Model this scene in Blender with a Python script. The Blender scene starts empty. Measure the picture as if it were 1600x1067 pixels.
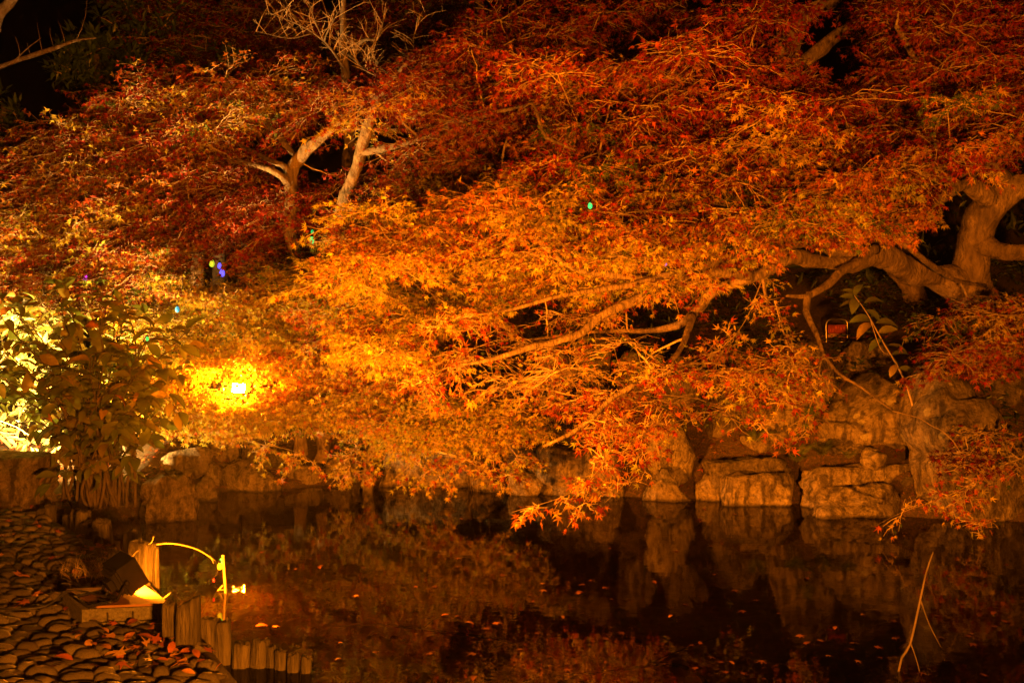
import bpy, bmesh, math, random
import numpy as np
from mathutils import Vector, Matrix, noise

random.seed(7)
RNG = np.random.default_rng(7)
sc = bpy.context.scene
C = sc.collection

# ------------------------------------------------------------------ camera
F, HC, HY = 1500.0, 1.6, 520.0            # focal length (px of a 1600 px wide picture), camera height, horizon row
WATER = -0.15
cam_d = bpy.data.cameras.new('camera'); cam = bpy.data.objects.new('camera', cam_d); C.objects.link(cam)
cam.location = (0, 0, HC); cam.rotation_euler = (math.pi / 2, 0, 0)
cam_d.sensor_width = 36.0; cam_d.lens = 36.0 * F / 1600.0
cam_d.shift_y = -(533.5 - HY) / 1600.0
cam_d.clip_start = 0.05; cam_d.clip_end = 500
sc.camera = cam

# ------------------------------------------------------------------ world: night sky
world = bpy.data.worlds.new('World'); sc.world = world; world.use_nodes = True
wn = world.node_tree.nodes; wl = world.node_tree.links
sky = wn.new('ShaderNodeTexSky'); sky.sky_type = 'NISHITA'; sky.sun_disc = False
sky.sun_elevation = math.radians(-6.0); sky.sun_rotation = math.radians(200)
wl.new(sky.outputs['Color'], wn['Background'].inputs['Color'])
wn['Background'].inputs['Strength'].default_value = 0.012

LAMP_COL = (1.0, 0.225, 0.005)            # sodium floodlights
LAMP_PALE = (1.0, 0.50, 0.10)
LAMP_NEAR = 14500.0                        # lens emission strengths
LAMP_BANK = 30000.0
LAMP_BUSH = 12000.0
LAMP_FILL = 10500.0  # strength of the added fill lamp
LAMP_FILL_COL = (1.0, 0.235, 0.007)

sc.view_settings.view_transform = 'Standard'; sc.view_settings.look = 'None'
sc.view_settings.exposure = 0.0; sc.view_settings.gamma = 1.0
sc.render.engine = 'CYCLES'
cy = sc.cycles
cy.use_denoising = True
cy.max_bounces = 3; cy.diffuse_bounces = 2; cy.glossy_bounces = 2; cy.transmission_bounces = 2; cy.transparent_max_bounces = 6
cy.use_adaptive_sampling = True; cy.adaptive_threshold = .03
cy.sample_clamp_indirect = 4.0; cy.caustics_reflective = False; cy.caustics_refractive = False

# ------------------------------------------------------------------ helpers: pixels to points
def P(px, py, d):
    return np.array([(px - 800.0) / F * d, d, HC + (HY - py) / F * d])
def G(px, py, z=0.0):
    return P(px, py, (HC - z) * F / (py - HY))
def PX(p):
    p = np.atleast_2d(p)
    return np.stack([800 + p[:, 0] / p[:, 1] * F, HY + (HC - p[:, 2]) / p[:, 1] * F], 1)
def nrm(v):
    v = np.asarray(v, float); return v / np.maximum(np.linalg.norm(v, axis=-1, keepdims=True), 1e-9)

# ------------------------------------------------------------------ helpers: objects
def tag(o, label=None, cat=None, group=None, kind=None):
    if label: o['label'] = label
    if cat: o['category'] = cat
    if group: o['group'] = group
    if kind: o['kind'] = kind
    return o
def mesh_np(name, V, T, mat=None, smooth=True, col=None):
    V = np.ascontiguousarray(V, np.float32); T = np.ascontiguousarray(T, np.int32)
    me = bpy.data.meshes.new(name)
    me.vertices.add(len(V)); me.vertices.foreach_set('co', V.ravel())
    k = T.shape[1]
    me.loops.add(T.size); me.loops.foreach_set('vertex_index', T.ravel())
    me.polygons.add(len(T)); me.polygons.foreach_set('loop_start', np.arange(0, T.size, k, dtype=np.int32))
    me.polygons.foreach_set('use_smooth', np.full(len(T), smooth, bool))
    if col is not None:
        a = me.attributes.new('Col', 'FLOAT_COLOR', 'POINT')
        c4 = np.ones((len(V), 4), np.float32); c4[:, :3] = col
        a.data.foreach_set('color', c4.ravel())
    me.update(calc_edges=True)
    if mat: me.materials.append(mat)
    return me
def obj(name, me, parent=None, loc=None):
    o = bpy.data.objects.new(name, me); C.objects.link(o)
    if parent: o.parent = parent
    if loc is not None: o.location = [float(v) for v in loc]
    return o
def empty(name, loc):
    o = bpy.data.objects.new(name, None); C.objects.link(o); o.location = [float(v) for v in loc]
    o.empty_display_size = 0.1
    return o
def off(parent):
    o = np.zeros(3)
    while parent: o = o + np.array(parent.location); parent = parent.parent
    return o
def part(name, V, T, mat, parent=None, smooth=True, col=None):
    """mesh given in world coordinates, linked under its thing"""
    return obj(name, mesh_np(name, np.asarray(V) - off(parent), T, mat, smooth, col), parent)
def box_vt(c, sx, sy, sz, R=None):
    v = np.array([[x, y, z] for x in (-.5, .5) for y in (-.5, .5) for z in (-.5, .5)]) * [sx, sy, sz]
    if R is not None: v = v @ np.asarray(R).T
    t = np.array([[0,1,3],[0,3,2],[4,6,7],[4,7,5],[0,4,5],[0,5,1],[2,3,7],[2,7,6],[0,2,6],[0,6,4],[1,5,7],[1,7,3]])
    return v + np.asarray(c), t
def join_vt(L):
    V, T, n = [], [], 0
    for v, t in L:
        V.append(v); T.append(np.asarray(t) + n); n += len(v)
    return np.concatenate(V), np.concatenate(T)
def catmull(pts, step):
    pts = np.asarray(pts, float)
    if len(pts) < 3:
        n = max(3, int(np.linalg.norm(pts[-1, :3] - pts[0, :3]) / step))
        t = np.linspace(0, 1, n)[:, None]; return pts[0] * (1 - t) + pts[-1] * t
    e = np.vstack([2 * pts[0] - pts[1], pts, 2 * pts[-1] - pts[-2]])
    out = []
    for i in range(1, len(e) - 2):
        n = max(2, int(np.linalg.norm(e[i + 1, :3] - e[i, :3]) / step))
        t = np.linspace(0, 1, n, endpoint=False)[:, None]
        a, b, c, d = e[i - 1], e[i], e[i + 1], e[i + 2]
        out.append(.5 * (2 * b + (c - a) * t + (2 * a - 5 * b + 4 * c - d) * t ** 2 + (3 * b - a - 3 * c + d) * t ** 3))
    out.append(pts[-1:]); return np.vstack(out)
def tube_vt(pts, rad, sides=8, rough=0.0, seed=0):
    pts = np.asarray(pts, float); n = len(pts)
    rad = np.broadcast_to(np.asarray(rad, float), (n,))
    tan = nrm(np.gradient(pts, axis=0))
    ref = np.array([0, 0, 1.0]) if abs(tan[0, 2]) < .9 else np.array([1.0, 0, 0])
    u = nrm(np.cross(tan[0], ref)); V = []
    rs = np.random.default_rng(seed)
    ph = rs.uniform(0, 6.28, 3)
    for i in range(n):
        u = nrm(u - tan[i] * np.dot(u, tan[i])); w = np.cross(tan[i], u)
        a = np.arange(sides) * 2 * math.pi / sides
        r = rad[i] * (1 + rough * (np.sin(2 * a + ph[0] + i * .35) * .5 + np.sin(3 * a + ph[1] - i * .6) * .35 + rs.normal(0, .25, sides)))
        V.append(pts[i] + (np.cos(a)[:, None] * u + np.sin(a)[:, None] * w) * r[:, None])
    V = np.vstack(V + [pts[:1], pts[-1:]])
    i = np.arange(n - 1)[:, None] * sides; j = np.arange(sides)[None]; k = (j + 1) % sides
    a, b, c, d = i + j, i + k, i + sides + k, i + sides + j
    T = np.concatenate([np.stack([a, b, c], -1).reshape(-1, 3), np.stack([a, c, d], -1).reshape(-1, 3)])
    j = np.arange(sides); k = (j + 1) % sides
    T = np.concatenate([T, np.stack([k, j, np.full(sides, n * sides)], -1),
                        np.stack([j + (n - 1) * sides, k + (n - 1) * sides, np.full(sides, n * sides + 1)], -1)])
    return V, T
def segs_vt(S):
    """(n,8) rows p0 p1 r0 r1 -> three-sided twigs"""
    p0, p1, r0, r1 = S[:, :3], S[:, 3:6], S[:, 6:7], S[:, 7:8]
    t = nrm(p1 - p0); u = nrm(np.cross(t, np.where(np.abs(t[:, 2:3]) < .9, [[0, 0, 1.0]], [[1.0, 0, 0]]))); w = np.cross(t, u)
    V = np.empty((len(S), 6, 3))
    for k in range(3):
        a = k * 2.0944; dv = math.cos(a) * u + math.sin(a) * w
        V[:, k] = p0 + dv * r0; V[:, 3 + k] = p1 + dv * r1
    T = np.array([[0,1,4],[0,4,3],[1,2,5],[1,5,4],[2,0,3],[2,3,5]])
    return V.reshape(-1, 3), (np.arange(len(S))[:, None, None] * 6 + T).reshape(-1, 3)
def inpoly(x, y, poly):
    r = False; n = len(poly); j = n - 1
    for i in range(n):
        xi, yi = poly[i]; xj, yj = poly[j]
        if (yi > y) != (yj > y) and x < (xj - xi) * (y - yi) / (yj - yi) + xi: r = not r
        j = i
    return r

# ------------------------------------------------------------------ materials
def newmat(name):
    m = bpy.data.materials.new(name); m.use_nodes = True
    return m, m.node_tree.nodes, m.node_tree.links, m.node_tree.nodes['Principled BSDF']
def ramp(n, l, src, stops):
    r = n.new('ShaderNodeValToRGB'); e = r.color_ramp.elements
    while len(e) < len(stops): e.new(.5)
    for q, (p, c) in zip(e, stops): q.position = p; q.color = (*c, 1)
    l.new(src, r.inputs[0]); return r.outputs[0]
def noise_tex(n, l, vec, scale, detail=6, rough=.6, dist=0.0):
    t = n.new('ShaderNodeTexNoise'); t.inputs['Scale'].default_value = scale; t.inputs['Detail'].default_value = detail
    t.inputs['Roughness'].default_value = rough; t.inputs['Distortion'].default_value = dist
    l.new(vec, t.inputs['Vector']); return t.outputs['Fac']
def mixc(n, l, fac, a, b, mode='MIX'):
    m = n.new('ShaderNodeMix'); m.data_type = 'RGBA'; m.blend_type = mode
    for s, v in ((m.inputs[0], fac), (m.inputs[6], a), (m.inputs[7], b)):
        if isinstance(v, (int, float)): s.default_value = v
        elif isinstance(v, tuple): s.default_value = (*v, 1)
        else: l.new(v, s)
    return m.outputs[2]
def bump(n, l, b, h, strength=.5, dist=.02):
    k = n.new('ShaderNodeBump'); k.inputs['Strength'].default_value = strength; k.inputs['Distance'].default_value = dist
    l.new(h, k.inputs['Height']); l.new(k.outputs[0], b.inputs['Normal'])
def maprange(n, l, src, a, b, c=0.0, d=1.0):
    m = n.new('ShaderNodeMapRange'); m.inputs[1].default_value = a; m.inputs[2].default_value = b
    m.inputs[3].default_value = c; m.inputs[4].default_value = d; l.new(src, m.inputs[0]); return m.outputs[0]
def coords(n, l, kind='Object', scale=None):
    t = n.new('ShaderNodeTexCoord'); v = t.outputs[kind]
    if scale:
        m = n.new('ShaderNodeMapping'); m.inputs['Scale'].default_value = scale; l.new(v, m.inputs['Vector']); v = m.outputs[0]
    return v
def simple_mat(name, c1, c2, scale=20, rough=.8, bstr=.4, metal=0.0, stretch=None, bd=.01, spec=.4):
    m, n, l, b = newmat(name)
    v = coords(n, l, 'Object', stretch)
    f = noise_tex(n, l, v, scale)
    l.new(ramp(n, l, f, [(.3, c1), (.7, c2)]), b.inputs['Base Color'])
    b.inputs['Roughness'].default_value = rough; b.inputs['Metallic'].default_value = metal
    b.inputs['Specular IOR Level'].default_value = spec
    if bstr: bump(n, l, b, noise_tex(n, l, v, scale * 2.2), bstr, bd)
    return m
def leaf_mat(name, transl=.38, rough=.5, spec=.35, solid=None):
    m, n, l, b = newmat(name)
    if solid is None:
        a = n.new('ShaderNodeAttribute'); a.attribute_name = 'Col'; c = a.outputs['Color']
    else:
        oi = n.new('ShaderNodeObjectInfo')
        c = ramp(n, l, oi.outputs['Random'], solid)
    c2 = c
    if solid is not None:
        g = coords(n, l, 'Object')
        c2 = mixc(n, l, maprange(n, l, noise_tex(n, l, g, 6, 3), .4, .7, 0.0, .5), c, (.10, .05, .015))
    l.new(c2, b.inputs['Base Color']); b.inputs['Roughness'].default_value = rough; b.inputs['Specular IOR Level'].default_value = spec
    t = n.new('ShaderNodeBsdfTranslucent'); l.new(c2, t.inputs['Color'])
    mx = n.new('ShaderNodeMixShader'); mx.inputs[0].default_value = transl
    l.new(b.outputs[0], mx.inputs[1]); l.new(t.outputs[0], mx.inputs[2])
    l.new(mx.outputs[0], n['Material Output'].inputs['Surface'])
    return m
def emit_mat(name, col, s):
    m, n, l, b = newmat(name)
    b.inputs['Base Color'].default_value = (*col, 1); b.inputs['Emission Color'].default_value = (*col, 1)
    b.inputs['Emission Strength'].default_value = s
    if s < 50: m.cycles.emission_sampling = 'NONE'
    return m
def rock_mat(name, c1, c2, c3, lichen=0.0, moss=.3):
    m, n, l, b = newmat(name)
    g = n.new('ShaderNodeNewGeometry'); pos = g.outputs['Position']
    big = noise_tex(n, l, pos, 2.2, 8, .62, .6)
    c = ramp(n, l, big, [(.28, c1), (.5, c2), (.74, c3)])
    fine = noise_tex(n, l, pos, 26, 8, .7)
    c = mixc(n, l, .9, c, ramp(n, l, fine, [(.34, (.42, .40, .36)), (.48, (.85, .83, .80)), (.64, (1.2, 1.18, 1.12))]), 'MULTIPLY')
    mid = noise_tex(n, l, pos, 7, 9, .72, 1.2)
    c = mixc(n, l, .85, c, ramp(n, l, mid, [(.36, (.38, .35, .30)), (.48, (.9, .88, .86)), (.66, (1.25, 1.2, 1.15))]), 'MULTIPLY')
    mp = n.new('ShaderNodeMapping'); mp.inputs['Scale'].default_value = (5, 5, .9); mp.inputs['Rotation'].default_value = (0, .35, 0); l.new(pos, mp.inputs['Vector'])
    st = noise_tex(n, l, mp.outputs[0], 2.6, 6, .65)
    c = mixc(n, l, maprange(n, l, st, .47, .60, 0, .8), c, (.045, .036, .024))     # old dark stains
    nz = n.new('ShaderNodeSeparateXYZ'); l.new(g.outputs['Normal'], nz.inputs[0])
    mm = n.new('ShaderNodeMath'); mm.operation = 'MULTIPLY'
    l.new(maprange(n, l, nz.outputs[2], .25, .8), mm.inputs[0]); l.new(maprange(n, l, noise_tex(n, l, pos, 6, 5), .42, .58, 0, moss), mm.inputs[1])
    c = mixc(n, l, mm.outputs[0], c, (.05, .06, .018))                               # moss on top
    if lichen:
        vo = n.new('ShaderNodeTexVoronoi'); vo.inputs['Scale'].default_value = 4.5; l.new(pos, vo.inputs['Vector'])
        v2 = n.new('ShaderNodeMath'); v2.operation = 'ADD'; l.new(vo.outputs['Distance'], v2.inputs[0])
        l.new(maprange(n, l, noise_tex(n, l, pos, 9, 4), 0, 1, -.3, .3), v2.inputs[1])
        c = mixc(n, l, maprange(n, l, v2.outputs[0], .16, .12, 0, lichen), c, (.55, .50, .36))
    sp = n.new('ShaderNodeSeparateXYZ'); l.new(pos, sp.inputs[0])
    za = n.new('ShaderNodeMath'); za.operation = 'ADD'; l.new(sp.outputs[2], za.inputs[0]); l.new(maprange(n, l, big, 0, 1, -.05, .05), za.inputs[1])
    c = mixc(n, l, maprange(n, l, za.outputs[0], WATER + .035, WATER + .01, 0, .75), c, (.05, .04, .03))   # wet tide mark
    l.new(c, b.inputs['Base Color']); b.inputs['Roughness'].default_value = .78; b.inputs['Specular IOR Level'].default_value = .35
    h = n.new('ShaderNodeMath'); h.operation = 'ADD'; l.new(fine, h.inputs[0]); l.new(mid, h.inputs[1])
    bump(n, l, b, h.outputs[0], 1.0, .10)
    return m

M = {}
M['leaf'] = leaf_mat('maple_leaf')
M['leaf_green'] = leaf_mat('evergreen_leaf', .15, .4, .5)
M['shrub_leaf'] = leaf_mat('shrub_leaf', .22, .42, .4, [(0, (.085, .13, .02)), (.45, (.12, .16, .025)), (.84, (.20, .19, .03)), (.96, (.34, .22, .03)), (1, (.36, .12, .02))])
M['near_leaf'] = leaf_mat('near_maple_leaf', .38, .5, .3, [(0, (.22, .014, .007)), (.3, (.30, .05, .009)), (.6, (.38, .14, .018)), (1, (.42, .28, .04))])
M['dead_leaf'] = leaf_mat('fallen_leaf', .12, .55, .4, [(0, (.16, .045, .02)), (.4, (.28, .07, .025)), (.75, (.36, .15, .05)), (1, (.45, .28, .09))])
M['float_leaf'] = leaf_mat('floating_leaf', .1, .6, .3, [(0, (.09, .025, .012)), (.5, (.17, .05, .02)), (1, (.30, .14, .045))])
M['bark'] = simple_mat('maple_bark', (.075, .055, .036), (.30, .22, .15), 14, .9, 1.0, 0, (1, 1, .4), .05)
M['bark_pale'] = simple_mat('pale_bark', (.30, .24, .18), (.46, .38, .29), 11, .85, .6, 0, (1, 1, .45), .02)
M['twig'] = simple_mat('twig_bark', (.24, .18, .12), (.42, .32, .22), 30, .8, 0)
M['bark_dark'] = simple_mat('dark_bark', (.05, .04, .03), (.12, .09, .07), 12, .9, .6)
M['rock'] = rock_mat('bank_rock', (.22, .18, .14), (.36, .30, .235), (.50, .43, .34), 0, .5)
M['rock_pale'] = rock_mat('pale_rock', (.30, .25, .19), (.46, .39, .30), (.60, .52, .41), 0, .3)
M['rock_lichen'] = rock_mat('lichen_rock', (.24, .20, .155), (.38, .32, .25), (.50, .43, .34), .9, .4)
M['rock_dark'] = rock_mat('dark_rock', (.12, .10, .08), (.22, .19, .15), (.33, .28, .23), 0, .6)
M['post'] = simple_mat('weathered_post', (.018, .016, .012), (.125, .11, .08), 26, .92, 1.0, 0, (1, 1, .16), .035)
M['cobble'] = simple_mat('cobble_stone', (.036, .033, .029), (.135, .12, .10), 12, .62, .7, 0, None, .012, .5)
def vary(m, lo, hi):
    n, l = m.node_tree.nodes, m.node_tree.links; b = n['Principled BSDF']
    src = b.inputs['Base Color'].links[0].from_socket; oi = n.new('ShaderNodeObjectInfo')
    l.new(mixc(n, l, 1.0, src, ramp(n, l, oi.outputs['Random'], [(0, lo), (.5, tuple((a + c) / 2 for a, c in zip(lo, hi))), (1, hi)]), 'MULTIPLY'), b.inputs['Base Color'])
vary(M['cobble'], (.30, .28, .25), (1.15, 1.1, 1.0))
vary(M['post'], (.7, .7, .7), (1.3, 1.25, 1.2))
M['concrete'] = simple_mat('block_concrete', (.055, .052, .044), (.15, .14, .115), 55, .92, .8, 0, None, .012)
M['board'] = simple_mat('varnished_board', (.17, .085, .04), (.24, .125, .06), 7, .45, .15, 0, (1, 8, 8), .004)
M['black'] = simple_mat('black_metal', (.006, .006, .006), (.012, .011, .010), 30, .75, .1, 0, None, .002, .08)
M['rubber'] = simple_mat('cable_rubber', (.010, .010, .010), (.022, .02, .018), 30, .55, 0)
M['steel'] = simple_mat('steel_tube', (.28, .27, .26), (.42, .40, .38), 20, .35, .1, .9)
M['straw'] = simple_mat('dry_straw', (.20, .15, .07), (.36, .28, .14), 30, .7, 0)
M['red_panel'] = simple_mat('red_sign', (.10, .006, .005), (.13, .008, .006), 15, .5, 0)
M['sign_mark'] = simple_mat('sign_mark', (.26, .035, .03), (.30, .05, .04), 15, .6, 0)

# ------------------------------------------------------------------ the setting: ground, path, water
BX = [-60, -4.4, -3.78, -3.6, -3.5, -3.4, -2.57, -1.8, -.59, .69, 1.95, 2.95, 3.84, 4.7, 8, 60]
BY = [8.4, 8.4, 8.55, 9.2, 9.9, 10.5, 10.75, 11.3, 11.1, 10.35, 10.15, 9.8, 9.1, 8.9, 8.7, 8.7]
EDGE = [(-4.6, 8.9), (-4.23, 8.57), (-3.15, 7.27), (-2.38, 6.23), (-1.60, 4.98), (-1.26, 4.40), (-.8, 3.7), (.6, 3.3), (4, 3.1), (30, 3.0)]
def bank(x): return np.interp(x, BX, BY)
def path_x(y): return np.interp(y, [3.3, 3.7, 4.4, 4.98, 6.23, 7.27, 8.57, 8.9], [.6, -.8, -1.26, -1.6, -2.38, -3.15, -4.23, -4.6])
def zt(x, y):
    x = np.asarray(x, float); y = np.asarray(y, float)
    t = y - bank(x)
    s = np.interp(x, [-4, -3, -1.5, .2], [.12, .28, .5, 1.0])
    land = s * np.clip(t, 0, 1.3) + .42 * np.clip(t - 1.3, 0, 6) * np.interp(x, [-5, 0], [.45, 1.0]) + .3 * np.clip(t - 7.3, 0, 30)
    land = WATER + land + np.where(x < -3.2, np.clip(t, 0, .15), 0)
    land = np.where(t < 0, WATER + 1.4 * t, land)
    e = np.minimum(x - path_x(y), (y - 3.1) * 1.0)
    bed = np.clip(-.27 - .10 * e, -1.1, -.30)
    return np.maximum(bed, land)
def zt1(x, y): return float(zt(x, y))

def make_ground():
    xs = np.concatenate([np.linspace(-120, -14, 14), np.linspace(-12, 12, 150), np.linspace(14, 120, 14)])
    ys = np.concatenate([np.linspace(-40, 2, 8), np.linspace(2.5, 18, 110), np.linspace(18.6, 40, 30), np.linspace(44, 160, 14)])
    X, Y = np.meshgrid(xs, ys)
    Z = zt(X, Y)
    for i in range(Z.shape[0]):
        for j in range(Z.shape[1]):
            if Y[i, j] > 2.5: Z[i, j] += .07 * noise.fractal(Vector((X[i, j] * 1.1, Y[i, j] * 1.1, 0)), .8, 2, 4)
    Z = np.where(Y < 2.5, -.3, Z)
    V = np.stack([X, Y, Z], -1).reshape(-1, 3); nx = len(xs)
    i = np.arange(len(ys) - 1)[:, None] * nx; j = np.arange(nx - 1)[None]
    Q = np.stack([i + j, i + j + 1, i + j + nx + 1, i + j + nx], -1).reshape(-1, 4)
    m, n, l, b = newmat('soil')
    g = n.new('ShaderNodeNewGeometry'); pos = g.outputs['Position']
    f = noise_tex(n, l, pos, 5, 8, .7); f2 = noise_tex(n, l, pos, 34, 6, .75)
    c = ramp(n, l, f, [(.3, (.035, .025, .015)), (.55, (.07, .048, .028)), (.75, (.11, .075, .04))])
    c = mixc(n, l, maprange(n, l, f2, .52, .64, 0, .8), c, ramp(n, l, noise_tex(n, l, pos, 60, 2), [(.35, (.16, .06, .025)), (.6, (.25, .12, .04))]))
    sp = n.new('ShaderNodeSeparateXYZ'); l.new(pos, sp.inputs[0])
    c = mixc(n, l, maprange(n, l, sp.outputs[2], WATER - .05, WATER - .12, 0, .85), c, ramp(n, l, f, [(.3, (.16, .09, .04)), (.7, (.34, .20, .09))]))   # pond silt
    l.new(c, b.inputs['Base Color']); b.inputs['Roughness'].default_value = .9
    bump(n, l, b, f2, 1.0, .05)
    tag(part('ground', V, Q, m), kind='structure')
make_ground()

def make_path():
    bm = bmesh.new()
    loop = [(-40, -30), (40, -30), (40, 3.0)] + EDGE[::-1] + [(-40, 8.9)]
    top = [bm.verts.new((x, y, 0)) for x, y in loop]; bot = [bm.verts.new((x, y, -.6)) for x, y in loop]
    bm.faces.new(top)
    k = len(loop)
    for i in range(k): bm.faces.new((top[i], bot[i], bot[(i + 1) % k], top[(i + 1) % k]))
    bmesh.ops.triangulate(bm, faces=bm.faces[:]); bmesh.ops.recalc_face_normals(bm, faces=bm.faces[:])
    me = bpy.data.meshes.new('path'); bm.to_mesh(me); bm.free()
    m, n, l, b = newmat('path_grit')
    pos = n.new('ShaderNodeNewGeometry').outputs['Position']
    f = noise_tex(n, l, pos, 22, 8, .75)
    l.new(ramp(n, l, f, [(.3, (.03, .026, .02)), (.7, (.085, .07, .052))]), b.inputs['Base Color']); b.inputs['Roughness'].default_value = .9
    bump(n, l, b, f, .8, .02)
    me.materials.append(m)
    return tag(obj('path', me), kind='structure')
path = make_path()

def cobble_vt(seed):
    r = np.random.default_rng(seed); k = 9
    a = np.arange(k) * 2 * math.pi / k + r.uniform(0, .7)
    wob = 1 + r.normal(0, .07, k)
    rings = []
    for s, z in ((1.0, -.55), (.98, .25), (.74, .78), (.36, .98)):
        rings.append(np.stack([np.cos(a) * s * wob, np.sin(a) * s * wob, np.full(k, z) + r.normal(0, .05, k)], 1))
    V = np.vstack(rings + [np.array([[0, 0, 1.02]])]); T = []
    for q in range(3):
        for j in range(k):
            j2 = (j + 1) % k; T += [[q*k+j, q*k+j2, q*k+k+j2], [q*k+j, q*k+k+j2, q*k+k+j]]
    for j in range(k): T.append([3*k+j, 3*k+(j+1) % k, 4*k])
    return V, np.array(T)
def make_cobbles():
    r = np.random.default_rng(3); base = [cobble_vt(s) for s in range(7)]
    meshes = [mesh_np('cobble', v, t, M['cobble']) for v, t in base]
    spots = []
    y = 4.2; row = 0
    while y < 8.85:
        h = r.uniform(.052, .088); x = -6.4 + r.uniform(0, .15); ex = float(path_x(y)) - .16
        while x < ex:
            w = r.uniform(.095, .175)
            p = PX([x + w / 2, y, 0])[0]
            if p[0] > -25:
                spots.append((x + w / 2, y + r.normal(0, .009) + .03 * math.sin(x * 2.2), w * r.uniform(.44, .53), h * r.uniform(.46, .58), r.uniform(.014, .05), r.normal(0, .16), p[1] < 1075))
            x += w * .98
        y += h
    spots.sort(key=lambda s: (not s[6], s[1]))
    rest = []
    for i, (x, y, a, b, z, rot, _) in enumerate(spots):
        if i < 300:
            o = obj('cobble', meshes[i % 7], path, (x, y, .004)); o.scale = (a, b, z); o.rotation_euler = (r.normal(0, .09), r.normal(0, .09), rot)
        else:
            v, t = base[i % 7]; v = v * [a, b, z]; c, s = math.cos(rot), math.sin(rot)
            rest.append((np.stack([v[:, 0] * c - v[:, 1] * s + x, v[:, 0] * s + v[:, 1] * c + y, v[:, 2] + .004], 1), t))
    if not rest: return
    V, T = join_vt(rest)
    tag(part('cobbles', V, T, M['cobble'], path), kind='stuff')
make_cobbles()

def make_water():
    xs = [-60, 60]; ys = [2.9, 60]
    V = [(-60, 2.0, WATER), (60, 2.0, WATER), (60, 30, WATER), (-60, 30, WATER)]
    m, n, l, b = newmat('pond_water')
    pos = n.new('ShaderNodeNewGeometry').outputs['Position']
    bp = n.new('ShaderNodeBump'); bp.inputs['Strength'].default_value = .05; bp.inputs['Distance'].default_value = .02
    mp = n.new('ShaderNodeMapping'); mp.inputs['Scale'].default_value = (1.0, 2.2, 1); l.new(pos, mp.inputs['Vector'])
    l.new(noise_tex(n, l, mp.outputs[0], 4.0, 3, .5), bp.inputs['Height'])
    fr = n.new('ShaderNodeFresnel'); fr.inputs['IOR'].default_value = 1.33; l.new(bp.outputs[0], fr.inputs['Normal'])
    gl = n.new('ShaderNodeBsdfGlossy'); gl.inputs['Roughness'].default_value = .012; l.new(bp.outputs[0], gl.inputs['Normal'])
    tr = n.new('ShaderNodeBsdfTransparent'); tr.inputs['Color'].default_value = (.80, .66, .46, 1)
    mx = n.new('ShaderNodeMixShader'); l.new(fr.outputs[0], mx.inputs[0]); l.new(tr.outputs[0], mx.inputs[1]); l.new(gl.outputs[0], mx.inputs[2])
    l.new(mx.outputs[0], n['Material Output'].inputs['Surface'])
    n.remove(b)
    tag(part('water', V, [[0, 1, 2, 3]], m, smooth=False), kind='structure')
make_water()

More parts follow.
